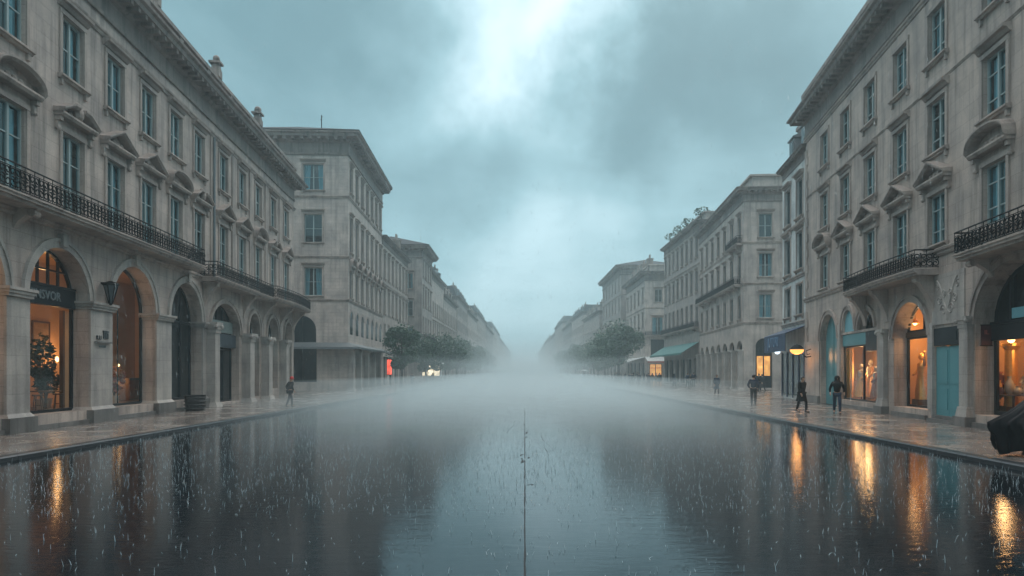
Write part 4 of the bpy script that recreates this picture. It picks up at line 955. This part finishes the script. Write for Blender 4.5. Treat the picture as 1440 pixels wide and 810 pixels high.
s4 = [op(2.8, 1.5, 16.4, 19), op(2.6, 2.2, 9.6, 13.2), dict(x0=1.2, x1=4.2, z0=4.9, z1=8.6, d=.3, shop=1), op(6.8, 1.5, 16.4, 19)]
b4, L4, F4, SF4 = street_building('corner_house', 'cream corner house with wraparound balcony and red white awning before the big green tree', (25,168), (25,142), 14, 22.6, M['far3'], [(16.4,19.2),(11.2,14)], 5, 1.5, side=s4, near='end', eave=1.3, roof='flat', bandz=(15,), balc=(9.4,), awn=(M['palecanvas'],4.9,3.2,.9), ng=5, attic=1.6)
balcony(b4, SF4, 0, 6, 9.4, .8, .85, [1,3,5], M['trim'])
part(b4, 'awning', M['palecanvas'], lambda m: m.prof(0, 8, [(.02,4.9),(.02,5.0),(3.0,4.1),(3.0,3.8),(2.96,3.8)]), SF4); part(b4, 'awning_valance', M['redcanvas'], lambda m: m.box(0,8,-3.03,-3.003,3.7,4.0), SF4)
part(b4, 'lit_shop', M['amber_lit'], lambda m: m.box(1.0,3.4,-.03,.0,.8,3.4), SF4); part(b4, 'shop_frame', M['dframe'], lambda m: [m.box(a,b,-.1,-.033,c,d) for a,b,c,d in ((.9,1.02,.1,3.5),(3.38,3.5,.1,3.5),(2.1,2.25,.1,3.45),(1.025,2.095,2.6,2.7),(2.255,3.375,2.6,2.7),(1.025,2.095,.1,.8),(2.255,3.375,.1,.8))], SF4)
street_building('eaved_tall_house', 'tallest hazy house with dark eaves and hip roof behind the cream corner house', (23.6,207), (24.2,172), 16, 28.4, M['far2'], [(22.6,26),(17.4,20.8),(12.2,15.6),(7,10.4)], 6, 1.5, near='end', eave=1.5, roof='hip', bandz=(21.2,6,), ng=5)
right_row = [(250,209.5,21.5,22.9,20.5,'flat','far1','low hazy block seen over the big green tree on the right'), (292,250.5,20,21.4,23.8,'mansard','far3','pale hazy mansard block third from the tall eaved house on the right'), (340,293,19,19.9,22.5,'flat','far2','faint flat roofed block in the misty right row'), (405,341,18,18.9,27,'mansard','far1','fainter mansard block toward the misty end of the right row'), (500,406,17.5,18,24,'flat','far2','barely visible block of the misty right row'), (650,501,17.4,17.5,26,'flat','far1','ghostly last but one block where the right row dissolves in mist'), (880,651,17.3,17.4,25,'flat','far3','last block of the right row, dissolved in the mist by the vanishing point')]
for k, (a, b, xa, xb, h, rf, mt, lb) in enumerate(right_row):
    fl = [(4.9+i*3.9, 7.5+i*3.9) for i in range(int((h-5)/3.9))]
    street_building('terrace_house', lb, (xa,a), (xb,b), 13, h, M[mt], fl, max(5, min(12, round((a-b)/3.4))), 1.3, near='end', eave=.8, roof=rf, bandz=(4.3,), balc=(4.8,) if k < 2 else (), ng=5, far=True, attic=(2.4,0,2.8,0,2.2,0,2)[k])

# small lit things down the street
I4 = Matrix.Identity(4)
t = empty('lit_sign_box', (-16.9, 86, .118), R(90)); tag(t, 'red glowing box sign on a post under the first left street tree', 'sign')
part(t, 'post', M['iron'], lambda m: (m.tube([(0,0,0),(0,0,1.5)], .08, 8), m.lathe([(.3,0),(.3,.05),(.08,.08)], n=12))); part(t, 'cabinet', M['iron'], lambda m: m.box(-.75,.75,.03,.3,1.5,3.5)); part(t, 'lit_face', M['red_lit'], lambda m: m.box(-.68,.68,.0,.028,1.57,3.43)); part(t, 'lit_face', M['red_lit'], lambda m: m.box(-.78,-.753,.05,.28,1.57,3.43)); part(t, 'top', M['iron'], lambda m: m.box(-.82,.82,-.05,.36,3.503,3.6))
t = empty('kiosk', (-15.6, 113.5, .118), 0); tag(t, 'white lit kiosk with awning at the foot of the eaved tower house', 'kiosk')
part(t, 'counter', M['wood'], lambda m: m.box(-1.6,1.6,-.2,2,0,1.1)); part(t, 'lit_window', M['white_lit'], lambda m: m.box(-1.4,1.4,-.12,.0,1.25,2.9)); part(t, 'post', M['iron'], lambda m: [m.box(x-.06,x+.06,-.25,-.14,1.1,3.0) for x in (-1.55,-.5,.5,1.55)]); part(t, 'body', M['palecanvas'], lambda m: m.box(-1.6,1.6,.05,2,1.1,3.0)); part(t, 'roof', M['palecanvas'], lambda m: m.prof(-1.9,1.9,[(-2.1,3.3),(-2.1,3.4),(1.2,3.1),(1.2,2.9)]))

# ------------------------------------------------------------------ trees
def tree(x, y, h, cr, label, mat, n=2600, grp=None):
    rn = random.Random(int(x*31+y*7)); t = empty('plane_tree', (x, y, .118), rn.random()*6); tag(t, label, 'tree', grp)
    tr = MB(); tr.smooth = True
    hb = h*.26; tr.tube([(0,0,-.05),(.05,.02,hb*.5),(.1,-.05,hb)], h*.026, 8, True, h*.018)
    cl = []
    for k in range(9):
        a = k*2.4+rn.random(); r = cr*rn.uniform(.3,.75); zz = h*rn.uniform(.32,.88)
        p = (r*math.cos(a), r*math.sin(a), zz); cl.append((p, cr*rn.uniform(.32,.5)))
        tr.tube([(.1,-.05,hb),(p[0]*.45,p[1]*.45,hb+(zz-hb)*.6),p], h*.011, 6, True, h*.003)
    cl.append(((0,0,h*.8), cr*.5)); cl.append(((.2,0,h*.55), cr*.6)); cl.append(((-.2,.2,h*.4), cr*.5))
    tr.build('trunk', M['bark'], t, fix=False)
    c = MB(); n = int(n*1.5); per = n//len(cl)
    for p, r in cl: leaf_cloud(c, p, (r*.9, r*.9, r*.7), per, h*.02, rn)
    for i in range(n//8): leaf_cloud(c, (0,0,h*.68), (cr*1.05,cr*1.05,h*.34), 1, h*.02, rn)
    c.build('crown', mat, t, fix=False)
TR = [(-14.6,81,7.6,2.2,'first street tree on the left, right beside the red sign'), (-14.4,100,7.6,2.6,'second left street tree, in front of the plain block'), (-14.6,126,9.2,3.6,'third left street tree, just past the white lit kiosk'), (-14.5,145,9.0,3.6,'fourth left street tree, in front of the pale mansard house'), (-14.5,166,9.4,3.8,'fifth left street tree, hazy and merging into the next crowns'), (-14.5,190,9.4,3.8,'sixth left street tree, in thick haze'), (-14.5,222,10,4,'seventh left street tree, hardly visible in the mist'), (-14.5,262,10,4.2,'last left street tree before everything fades'),
      (17.5,128,11.6,4.6,'largest dark green tree on the right, before the cream corner house'), (16.6,141,10.0,4.2,'bushy tree touching the largest right tree on its far side'), (16,158,9.6,4.0,'third right street tree counted from the cream corner house'), (15.6,180,9.4,4,'fourth right street tree, hazy'), (15.3,206,9.4,4,'fifth right street tree, in thick haze'), (15,240,9.6,4.2,'sixth right street tree, hardly visible in the mist'), (14.8,285,9.8,4.2,'last right street tree before everything fades')]
for i, (x, y, h, cr, lb) in enumerate(TR):
    tree(x, y, h, cr, lb, M['leafA'] if i % 2 else M['leafB'], 4200 if y < 150 else 2200, 'street trees on the left' if x < 0 else 'street trees on the right')
rl = ['leftmost wind blown shrub on the roof edge above the green awning', 'second roof shrub from the left above the green awning', 'roof shrub in the middle above the green awning', 'rightmost roof shrub above the green awning']
for i, (x, y) in enumerate(((25.8,120),(25.9,114),(26,108.5),(26.2,101))):
    s = empty('roof_shrub', (x, y, 23.7+.1)); tag(s, rl[i], 'plant', 'roof shrubs')
    part(s, 'pot', M['zinc'], lambda m: m.box(-.5,.5,-.5,.5,0,.6)); part(s, 'stem', M['bark'], lambda m: [m.tube([(0,0,.5),(.3*math.cos(a),.3*math.sin(a),1.4),(.9*math.cos(a),.9*math.sin(a),2.1)], .05, 5) for a in (0,2,4)])
    m = MB(); leaf_cloud(m, (0,0,1.9), (1.2,1.2,.7), 130, .2, rnd); m.build('foliage', M['leafA'], s, fix=False)

# ------------------------------------------------------------------ people
def skin_mesh(name, verts, edges, mats, sub=1, root=0):
    me = bpy.data.meshes.new(name); me.from_pydata([v[:3] for v in verts], edges, []); 
    ob = bpy.data.objects.new(name, me); col.objects.link(ob)
    md = ob.modifiers.new('s', 'SKIN'); md.use_smooth_shade = True
    if not me.skin_vertices: 
        bpy.context.view_layer.objects.active = ob
    sv = me.skin_vertices[0].data if me.skin_vertices else None
    if sv is None: raise RuntimeError('no skin layer')
    for i, v in enumerate(verts):
        r = v[3]; sv[i].radius = r if isinstance(r, tuple) else (r, r); sv[i].use_root = (i == root)
    sb = ob.modifiers.new('u', 'SUBSURF'); sb.levels = sub; sb.render_levels = sub
    bpy.context.view_layer.update()
    out = bpy.data.meshes.new_from_object(ob.evaluated_get(bpy.context.evaluated_depsgraph_get()))
    bpy.data.objects.remove(ob); bpy.data.meshes.remove(me)
    out.materials.clear(); out.materials.append(mats)
    for p in out.polygons: p.use_smooth = True
    out.name = name; return out
def pose(stride=.25, lean=.04, arms='down', h=1.74):
    """joint table, person faces -y (local)"""
    s = h/1.74; J = {}
    J['pel'] = (0,0,.95); J['waist'] = (0,-lean*.3,1.1); J['chest'] = (0,-lean*.8,1.32); J['neck'] = (0,-lean*1.2,1.48); J['head'] = (0,-lean*1.5-.015,1.62); J['crown'] = (0,-lean*1.5,1.71)
    for sd, k in (('l',1),('r',-1)):
        f = -stride*k
        J['hip'+sd] = (.095*k,0,.9); J['knee'+sd] = (.1*k, f*.55-.05*(f < 0)-.02, .49+.015*abs(f)); J['ank'+sd] = (.1*k, f+.02, .09+(.05 if f > .05 else 0)); J['toe'+sd] = (.115*k, f-.15, .045+(0 if f < .05 else -.005))
        J['sh'+sd] = (.19*k, -lean, 1.42)
        if arms == 'down': J['elb'+sd] = (.25*k, f*-.35+.02, 1.14); J['wri'+sd] = (.25*k, f*-.75-.04, .9)
        elif arms == 'pocket': J['elb'+sd] = (.29*k, .08, 1.15); J['wri'+sd] = (.2*k, -.1, .97)
        elif arms == 'out': J['elb'+sd] = (.30*k, .05, 1.17); J['wri'+sd] = (.29*k, -.1, .95)
        elif arms == 'umb': J['elb'+sd] = (.24*k, -.12, 1.16) if k > 0 else (.25*k,.02,1.14); J['wri'+sd] = (.12*k, -.27, 1.33) if k > 0 else (.25*k,-.04,.9)
    return {k: Vector(v)*s for k, v in J.items()}, s
def hand(mb, w, e, s):
    d = (w-e).normalized(); side = d.cross(Vector((0,1,0))); side = side.normalized() if side.length > .1 else Vector((1,0,0)); fw = side.cross(d)
    p = w + d*.05*s
    mb.tube([w - d*.03*s, w + d*.03*s, w + d*.085*s], .026*s, 8, True, .034*s)
    for i, (ln, off) in enumerate(((.065,-.028),(.08,-.01),(.076,.009),(.058,.026))):
        b = w + d*.075*s + fw*off*s; mb.tube([b, b + d*ln*.55*s + side*.004*s, b + d*ln*.9*s - side*.014*s*(1 if w.x < 0 else -1)], .0095*s, 6, True, .007*s)
    b = w + d*.03*s - fw*.026*s; mb.tube([b, b - fw*.024*s + d*.025*s, b - fw*.03*s + d*.055*s], .011*s, 6, True, .008*s)
def person_meshes(stride=.25, lean=.04, arms='down', h=1.74, coat='long', hood=False, hat=None, hairlong=False):
    J, s = pose(stride, lean, arms, h)
    names = ['pel','waist','chest','neck','head','crown','hipl','kneel','ankl','toel','hipr','kneer','ankr','toer','shl','elbl','wril','shr','elbr','wrir']
    rad = dict(pel=(.13,.10), waist=(.115,.09), chest=(.15,.105), neck=.05, head=(.078,.095), crown=(.055,.07), hipl=.085, hipr=.085, kneel=.055, kneer=.055, ankl=.038, ankr=.038, toel=.03, toer=.03, shl=.055, shr=.055, elbl=.04, elbr=.04, wril=.028, wrir=.028)
    def tup(n, g=0.0):
        r = rad[n]; r = (r, r) if not isinstance(r, tuple) else r
        return (*J[n], tuple((x+g)*s for x in r))
    E = [('pel','waist'),('waist','chest'),('chest','neck'),('neck','head'),('head','crown')] + [e for q in 'lr' for e in (('pel','hip'+q),('hip'+q,'knee'+q),('knee'+q,'ank'+q),('ank'+q,'toe'+q),('chest','sh'+q),('sh'+q,'elb'+q),('elb'+q,'wri'+q))]
    ix = {n: i for i, n in enumerate(names)}
    body = skin_mesh('person_body', [tup(n) for n in names], [(ix[a], ix[b]) for a, b in E], M['skin'])
    bm = bmesh.new(); bm.from_mesh(body)
    x = MB(); x.smooth = True
    for q in 'lr': hand(x, J['wri'+q], J['elb'+q], s)
    hd = J['head']                                         # face: nose, eyes, mouth ridge, ears
    x.tube([hd+Vector((0,-.088,.02))*s, hd+Vector((0,-.112,-.012))*s, hd+Vector((0,-.092,-.018))*s], .012*s, 6)
    x.tube([hd+Vector((-.022,-.086,-.048))*s, hd+Vector((0,-.094,-.047))*s, hd+Vector((.022,-.086,-.048))*s], .007*s, 5)
    for k in (-1, 1): x.ball(tuple(hd+Vector((k*.03,-.083,.018))*s), .012*s, 6, 5); x.ball(tuple(hd+Vector((k*.08,.005,0))*s), .022*s, 6, 5, 1.4)
    xm = x.mesh('x', M['skin']); bm.from_mesh(xm); bm.to_mesh(body); bm.free()
    parts = {}
    tn = ['pel','hipl','kneel','ankl','hipr','kneer','ankr']; ti = {n: i for i, n in enumerate(tn)}
    parts['trousers'] = skin_mesh('trousers', [tup(n, .022) for n in tn], [(ti[a], ti[b]) for a, b in E if a in ti and b in ti], M['char'])
    cn = ['pel','waist','chest','shl','elbl','wril','shr','elbr','wrir','neck']; ci = {n: i for i, n in enumerate(cn)}
    cv = [tup(n, .03 if n not in ('neck','wril','wrir') else .02) for n in cn]
    cv[ci['neck']] = (*(J['neck']-Vector((0,0,.03))*s), (.075*s,.075*s))
    for q in 'lr':
        w = J['wri'+q]*.88 + J['elb'+q]*.12; cv[ci['wri'+q]] = (*w, (.048*s,.048*s))
    coatm = skin_mesh('coat', cv, [(ci[a], ci[b]) for a, b in E if a in ci and b in ci], M['char'])
    if coat == 'long':
        sk = MB(); sk.smooth = True; n = 22; rows = 7; pts = []
        for j in range(rows):
            t = j/(rows-1); z = (1.16 - .62*t)*s; yc = -lean*.3*(1-t) + .02
            for i in range(n):
                a = 2*math.pi*i/n; r = .165+.075*t+.014*t*math.sin(5*a+1)+.04*stride*t
                pts.append((r*s*math.cos(a), yc*s + (r*.82+stride*.32*t)*s*math.sin(a), z + .015*math.sin(3*a)*t))
        sk.add(pts, [(j*n+i, j*n+(i+1)%n, (j+1)*n+(i+1)%n, (j+1)*n+i) for j in range(rows-1) for i in range(n)])
        km = sk.mesh('k', M['char']); bm = bmesh.new(); bm.from_mesh(coatm); bm.from_mesh(km); bm.to_mesh(coatm); bm.free()
    parts['coat'] = coatm
    hm = MB(); hm.smooth = True
    hc = tuple(hd + Vector((0,.012,.03))*s)
    if hat:
        hm.ball(tuple(hd+Vector((0,.0,.06))*s), .108*s, 12, 8, .95); hm.lathe([(.09*s,0),(.15*s,-.012*s),(.145*s,-.02*s),(.09*s,-.012*s)], tuple(hd+Vector((0,-.02,.045))*s), 14); parts['hat'] = hm.mesh('hat', hat)
    elif hood:
        hm.lathe([(.001,.125*s),(.07*s,.11*s),(.112*s,.05*s),(.12*s,-.02*s),(.115*s,-.09*s),(.16*s,-.17*s),(.21*s,-.24*s)], tuple(hd+Vector((0,.018,.02))*s), 14); parts['hood'] = hm.mesh('hood', M['black'])
    else:
        hm.ball(hc, .098*s, 12, 8, 1.05)
        if hairlong: hm.lathe([(.09*s,.02*s),(.1*s,-.08*s),(.085*s,-.24*s),(.03*s,-.3*s)], tuple(hd+Vector((0,.035,0))*s), 12)
        me = hm.mesh('hair', M['hair']); bm = bmesh.new(); bm.from_mesh(me)
        bmesh.ops.delete(bm, geom=[v for v in bm.verts if v.co.y < hd.y-.045*s and v.co.z < hd.z+.06*s], context='VERTS'); bm.to_mesh(me); bm.free(); parts['hair'] = me
    sh = {}
    for q in 'lr':
        a, t = J['ank'+q], J['toe'+q]; m = MB(); m.smooth = True
        heel = a+Vector((0,.06,-.055))*s; m.tube([heel, (a+t)/2+Vector((0,0,-.03))*s, t+Vector((0,-.02,-.01))*s], .042*s, 8, True, .034*s); m.tube([a+Vector((0,.01,-.04))*s, a+Vector((0,.01,.05))*s], .05*s, 8); sh[q] = m.mesh('shoe', M['shoe'])
    return body, parts, sh
def with_mat(me, mat):
    c = me.copy(); c.materials.clear(); c.materials.append(mat); return c
def person(proto, X, Y, heading, label, coat, trousers, group=None, scale=1.0, z=.118):
    body, parts, sh = proto
    t = link('person', body); t.location = (X, Y, z); t.rotation_euler = (0,0,heading); t.scale = (scale,)*3; tag(t, label, 'person', group)
    for n, me in parts.items():
        if n == 'coat': me = cached(me, coat)
        if n == 'trousers': me = cached(me, trousers)
        link(n, me, t)
    for q in 'lr': link('shoe', sh[q], t)
    return t
_cm = {}
def cached(me, mat):
    k = (me.name, mat.name)
    if k not in _cm: _cm[k] = with_mat(me, mat)
    return _cm[k]
# walkers near the camera (heading 0 = facing the camera)
person(person_meshes(.28,.05,'out',1.76,'short',hood=True), 14.5, 31.7, R(-20), 'hooded person in black striding past the window beside the teal arch', M['black'], M['denim'])
person(person_meshes(.2,.03,'down',1.72,'long',hat=None), 13.35, 32.9, R(25), 'person in a black knee length coat walking below the orange lamp', M['black'], M['black'])
person(person_meshes(.12,.06,'pocket',1.78,'short'), 13.2, 39.4, R(160), 'broad person in a dark jacket, seen from behind near the kerb', M['navycloth'], M['black'])
person(person_meshes(.1,.02,'down',1.7,'long'), 15.6, 55.5, R(10), 'small person in a teal grey coat before the corner mansion columns', M['denim'], M['char'])
person(person_meshes(.24,.08,'out',1.66,'short',hat=M['redhat']), -12.95, 37.6, R(140), 'person in dark clothes and a red hat at the left kerb', M['black'], M['char'])
p2 = [person_meshes(.2,.04,'down',1.7,'long'), person_meshes(.1,.02,'pocket',1.76,'short'), person_meshes(.26,.05,'down',1.66,'short',hairlong=True), person_meshes(.18,.03,'down',1.74,'long',hood=True)]
cr = random.Random(5)
coats = [M['black'], M['char'], M['navycloth'], M['brown'], M['greycloth'], M['whitecloth'], M['denim']]
cn = ['black','charcoal','navy','brown','grey','pale','blue']
for i in range(3):
    person(p2[i], 22.6-1.5*i*.5+.4, 66-i*1.2, cr.random()*6, ['person in charcoal waiting by the amber lit doorway', 'person in black standing beside the amber lit doorway', 'person in navy closest to the navy awning'][i], [M['char'],M['black'],M['navycloth']][i], M['black'])
for i in range(26):
    y = cr.uniform(76, 140); x = cr.uniform(15.0, 22.3) if y < 122 else cr.uniform(14, 21); k = cr.randrange(7); pr = cr.randrange(4)
    zone = 'green awning' if y < 124 else 'red white awning'
    person(p2[pr], x, y, cr.random()*6.28, f'hazy person in {cn[k]} {("coat","jacket","jacket with long hair","hooded coat")[pr]} in the crowd near the {zone}', coats[k], M['black'], f'crowd in {cn[k]} {("coats","jackets","jackets with long hair","hooded coats")[pr]} near the {zone}', cr.uniform(.94,1.06))
for i, (x, y, lb) in enumerate(((-15.2, 92, 'hazy person in grey beyond the red sign on the left'), (-14.2, 105, 'hazy person in brown under the second left tree'), (-13.6, 116, 'hazy person in black by the white kiosk'))):
    person(p2[i % 3], x, y, 1.0*i, lb, [M['greycloth'],M['brown'],M['black']][i], M['char'])
t = empty('umbrella', (15.0, 172, 1.6)); tag(t, 'pale umbrella over a hazy walker below the right trees', 'umbrella')
part(t, 'canopy', M['whitecloth'], lambda m: m.lathe([(.01,.95),(.5,.85),(.9,.55),(.88,.52),(.5,.8),(.01,.9)], n=10)); part(t, 'pole', M['iron'], lambda m: m.tube([(0,0,-.35),(0,0,1.0)], .02, 6))
person(person_meshes(.15,.03,'umb',1.75,'long'), 15.0-.1, 172.3, 0, 'hazy person in charcoal under the pale umbrella', M['char'], M['char'])
# figure in a billowing black coat at the right edge
CXp, CYp = 12.02, 15.9
pm = person_meshes(.42, .16, 'down', 1.72, 'short', hood=True)
big = person(pm, CXp, CYp, R(90), 'person wrapped in a billowing black coat leaning away at the right edge of the pavement', M['black'], M['black'])
ck = MB(); ck.smooth = True; n = 96
rings = [(1.52,-.10,.15,.12,.16),(1.44,-.08,.24,.20,.22),(1.30,-.02,.38,.24,.28),(1.15,.02,.54,.26,.32),(1.0,.04,.74,.28,.36),(.88,.06,.96,.30,.40),(.80,.06,1.12,.31,.42),(.72,.06,1.15,.31,.44),(.62,.07,1.08,.31,.46),(.50,.07,1.0,.30,.47),(.36,.08,.97,.30,.46),(.22,.08,.93,.28,.44),(.10,.08,.88,.27,.42)]
pts = []
cr2 = random.Random(3)
for (z, c0, back, front, sidew) in rings:
    for i in range(n):
        a = 2*math.pi*i/n; ca, sa = math.cos(a), math.sin(a)
        fold = 1 + (.07*math.sin(7*a+z*3)+.06*math.sin(15*a-z*2)+.04*math.sin(26*a+z*5))*min(1, (1.5-z)*1.1)
        yy = (back*(abs(sa)**1.0)*1.0 if sa > 0 else -front*abs(sa))
        pts.append((sidew*ca*fold*(1 - .25*max(0,sa)**2*(back > .7)), c0 + yy*fold, z + .05*math.sin(5*a+2)*(z < .5) - .04*max(0,sa)**4*(.5 < z < .8)))
ck.add(pts, [(j*n+i, j*n+(i+1)%n, (j+1)*n+(i+1)%n, (j+1)*n+i) for j in range(len(rings)-1) for i in range(n)])
cko = ck.build('billowing_coat', M['black'], big, fix=False)

# ------------------------------------------------------------------ rain
rr = random.Random(8)
def spike(mb, p, h, w, lx, ly):
    a = rr.random()*6.28; q = []
    for k in range(3): q.append((p[0]+w*math.cos(a+k*2.094), p[1]+w*math.sin(a+k*2.094), p[2]))
    mid = [(v[0]*.8+p[0]*.2+lx*.4, v[1]*.8+p[1]*.2+ly*.4, p[2]+h*.55) for v in q]
    mb.add(q + mid + [(p[0]+lx, p[1]+ly, p[2]+h)], [(0,1,4,3),(1,2,5,4),(2,0,3,5),(3,4,6),(4,5,6),(5,3,6)])
M['water'] = simple('rain_water', (.62,.74,.78), .15, 0, .1, 4, 0)
nt = M['water'].node_tree; nt.nodes['Principled BSDF'].inputs['Transmission Weight'].default_value = .45
sp = MB(); sp.smooth = True
for i in range(26000):
    y = 5.5 + 52*rr.random()**1.25; x = rr.uniform(-11.8, 10.3)
    s = rr.random()
    if y < 10 and rr.random() < .72: continue
    spike(sp, (x, y, .002), .02+.085*s*s*s+(.035 if y > 12 else 0)*rr.random(), .0024+.0026*rr.random(), rr.gauss(0,.016), rr.gauss(0,.016))
for i in range(2600):
    y = 8 + 50*rr.random()**1.3; x = rr.choice((rr.uniform(-16.5,-12.4), rr.uniform(10.9,15.5)))
    if x > 0 and y < 18 and x > 14: continue
    spike(sp, (x, y, .12), .02+.05*rr.random(), .0025+.002*rr.random(), rr.gauss(0,.012), rr.gauss(0,.012))
tag(sp.build('rain_splashes', M['water'], fix=False), kind='stuff')
ra = MB(); ra.smooth = True
for i in range(8000):
    y = 11 + 50*rr.random(); x = rr.uniform(-.62,.62)*y + 0; z = rr.uniform(.1, min(14, 2+y*.5)); ln = .06+.06*rr.random(); w = .0016+.001*rr.random()
    if abs(x) > 13: continue
    ra.add([(x-w,y,z),(x+w*.5,y+w*.9,z),(x+w*.5,y-w*.9,z),(x-.012,y,z+ln),(x+.004,y,z-ln*.35)], [(0,1,3),(1,2,3),(2,0,3),(1,0,4),(2,1,4),(0,2,4)])
tag(ra.build('rain', M['water'], fix=False), kind='stuff')

# ------------------------------------------------------------------ air
def volume(name, box, dens, c, aniso=0.0):
    m = bpy.data.materials.new(name); m.use_nodes = True; nt = m.node_tree; nt.nodes.remove(nt.nodes['Principled BSDF'])
    v = nd(nt, 'ShaderNodeVolumePrincipled', {'Color': (*c, 1), 'Density': dens, 'Anisotropy': aniso}); nt.links.new(v.outputs[0], nt.nodes['Material Output'].inputs['Volume'])
    g = MB(); g.box(*box); return tag(g.build(name, m), kind='stuff')
volume('haze', (-170,170,-60,1010,-1.2,34), .0017, (.76,.95,1.0), .5)
volume('ground_mist', (-13.2,12.2,34,700,-.6,1.6), .021, (.84,.97,1.0), .4)
volume('ground_mist', (-13,11.8,58,720,-.8,3.6), .0055, (.84,.97,1.0), .4)
volume('ground_mist', (-13.4,12.6,125,740,-1.0,9), .0050, (.84,.97,1.0), .4)
volume('ground_mist', (-8.2,7.2,17,480,-.3,1.3), .014, (.84,.97,1.0), .4)
volume('ground_mist', (-10.8,9.4,24,600,-.4,1.05), .024, (.84,.97,1.0), .4)

# ------------------------------------------------------------------ sky and sun
SUN_EL, SUN_AZ = R(52), R(20)
w = bpy.data.worlds.new('World'); sc.world = w; w.use_nodes = True; nt = w.node_tree
bg = nt.nodes['Background']; bg.inputs['Strength'].default_value = .12
dr = nd(nt, 'ShaderNodeTexCoord').outputs['Generated']
sky = nd(nt, 'ShaderNodeTexSky', sky_type='NISHITA'); sky.sun_disc = False; sky.sun_elevation = SUN_EL; sky.sun_rotation = SUN_AZ; sky.dust_density = 4.0
sx = nd(nt, 'ShaderNodeSeparateXYZ', {0: dr}); dz = sx.outputs[2]
den = mth(nt, 'ADD', mth(nt, 'MAXIMUM', dz, 0.0), .16)
pl = nd(nt, 'ShaderNodeCombineXYZ', {0: mth(nt, 'DIVIDE', sx.outputs[0], den), 1: mth(nt, 'DIVIDE', sx.outputs[1], den)}).outputs[0]
nw = nd(nt, 'ShaderNodeTexNoise', {'Vector': pl, 'Scale': 1.1, 'Detail': 8.0, 'Roughness': .62, 'Distortion': .5})
nb = nd(nt, 'ShaderNodeTexNoise', {'Vector': dr, 'Scale': 5.0, 'Detail': 5.0, 'Roughness': .55})
off = nd(nt, 'ShaderNodeVectorMath', {0: nb.outputs['Color'], 1: (.5,.5,.5)}, operation='SUBTRACT').outputs[0]
offs = nd(nt, 'ShaderNodeVectorMath', {0: off}, operation='SCALE'); offs.inputs['Scale'].default_value = .36
wd = nd(nt, 'ShaderNodeVectorMath', {0: nd(nt, 'ShaderNodeVectorMath', {0: dr, 1: offs.outputs[0]}, operation='ADD').outputs[0]}, operation='NORMALIZE').outputs[0]
def lobe(u, v, sig):
    d = Vector(((u-738)/960, 1, (522-v)/960)).normalized()
    dp = nd(nt, 'ShaderNodeVectorMath', {0: wd, 1: tuple(d)}, operation='DOT_PRODUCT').outputs['Value']
    return mth(nt, 'POWER', mth(nt, 'MAXIMUM', dp, 0.0), 1/(sig*sig))
B = mth(nt, 'ADD', .385, mth(nt, 'MULTIPLY', mth(nt, 'SUBTRACT', nw.outputs[0], .5), .36))
for (u, v, s, a) in ((850,5,.07,.40),(690,85,.055,.34),(790,30,.09,.12),(580,140,.07,.16),(800,310,.09,.16),(720,340,.10,.08),(470,50,.11,-.18),(1000,140,.10,-.20),(860,180,.06,-.16),(670,235,.07,-.18),(560,300,.1,-.06),(1060,60,.1,-.05),(250,60,.12,-.03),(738,490,.16,.16)):
    B = mth(nt, 'ADD', B, mth(nt, 'MULTIPLY', lobe(u, v, s), a))
cl = ramp(nt, B, [(0, (.065,.14,.165)), (.22, (.115,.225,.26)), (.45, (.225,.385,.435)), (.7, (.40,.57,.63)), (1, (.74,.85,.89))])
zen = nd(nt, 'ShaderNodeMapRange', {0: dz, 1: .5, 2: .8, 3: 0.0, 4: 1.0}).outputs[0]
cl = mixc(nt, zen, cl, (1.32,1.33,1.34))
cs = nd(nt, 'ShaderNodeVectorMath', {0: cl}, operation='SCALE'); cs.inputs['Scale'].default_value = 10.0
fin = mixc(nt, .95, sky.outputs[0], cs.outputs[0])
nt.links.new(fin, bg.inputs['Color'])
sl = bpy.data.lights.new('sun', 'SUN'); sl.energy = .5; sl.angle = R(30); sl.color = (1,.95,.88)
so = bpy.data.objects.new('sun', sl); col.objects.link(so)
sd = Vector((math.sin(SUN_AZ)*math.cos(SUN_EL), math.cos(SUN_AZ)*math.cos(SUN_EL), math.sin(SUN_EL)))
so.rotation_euler = sd.to_track_quat('Z', 'Y').to_euler()

# ------------------------------------------------------------------ camera
cam = bpy.data.cameras.new('camera'); cam.sensor_width = 36; cam.lens = 24; cam.shift_x = -18/1440; cam.shift_y = 117/1440; cam.clip_end = 3000; cam.clip_start = .05
co = bpy.data.objects.new('camera', cam); col.objects.link(co); co.location = (0,0,2.1); co.rotation_euler = (R(90),0,0); sc.camera = co
sc.render.engine = 'CYCLES'
sc.cycles.use_denoising = True; sc.cycles.max_bounces = 8; sc.cycles.diffuse_bounces = 3; sc.cycles.glossy_bounces = 3; sc.cycles.transparent_max_bounces = 8; sc.cycles.volume_bounces = 4; sc.cycles.transmission_bounces = 3
sc.cycles.sample_clamp_indirect = 4
sc.view_settings.view_transform = 'Standard'; sc.view_settings.look = 'None'; sc.view_settings.exposure = .4; sc.view_settings.gamma = 1
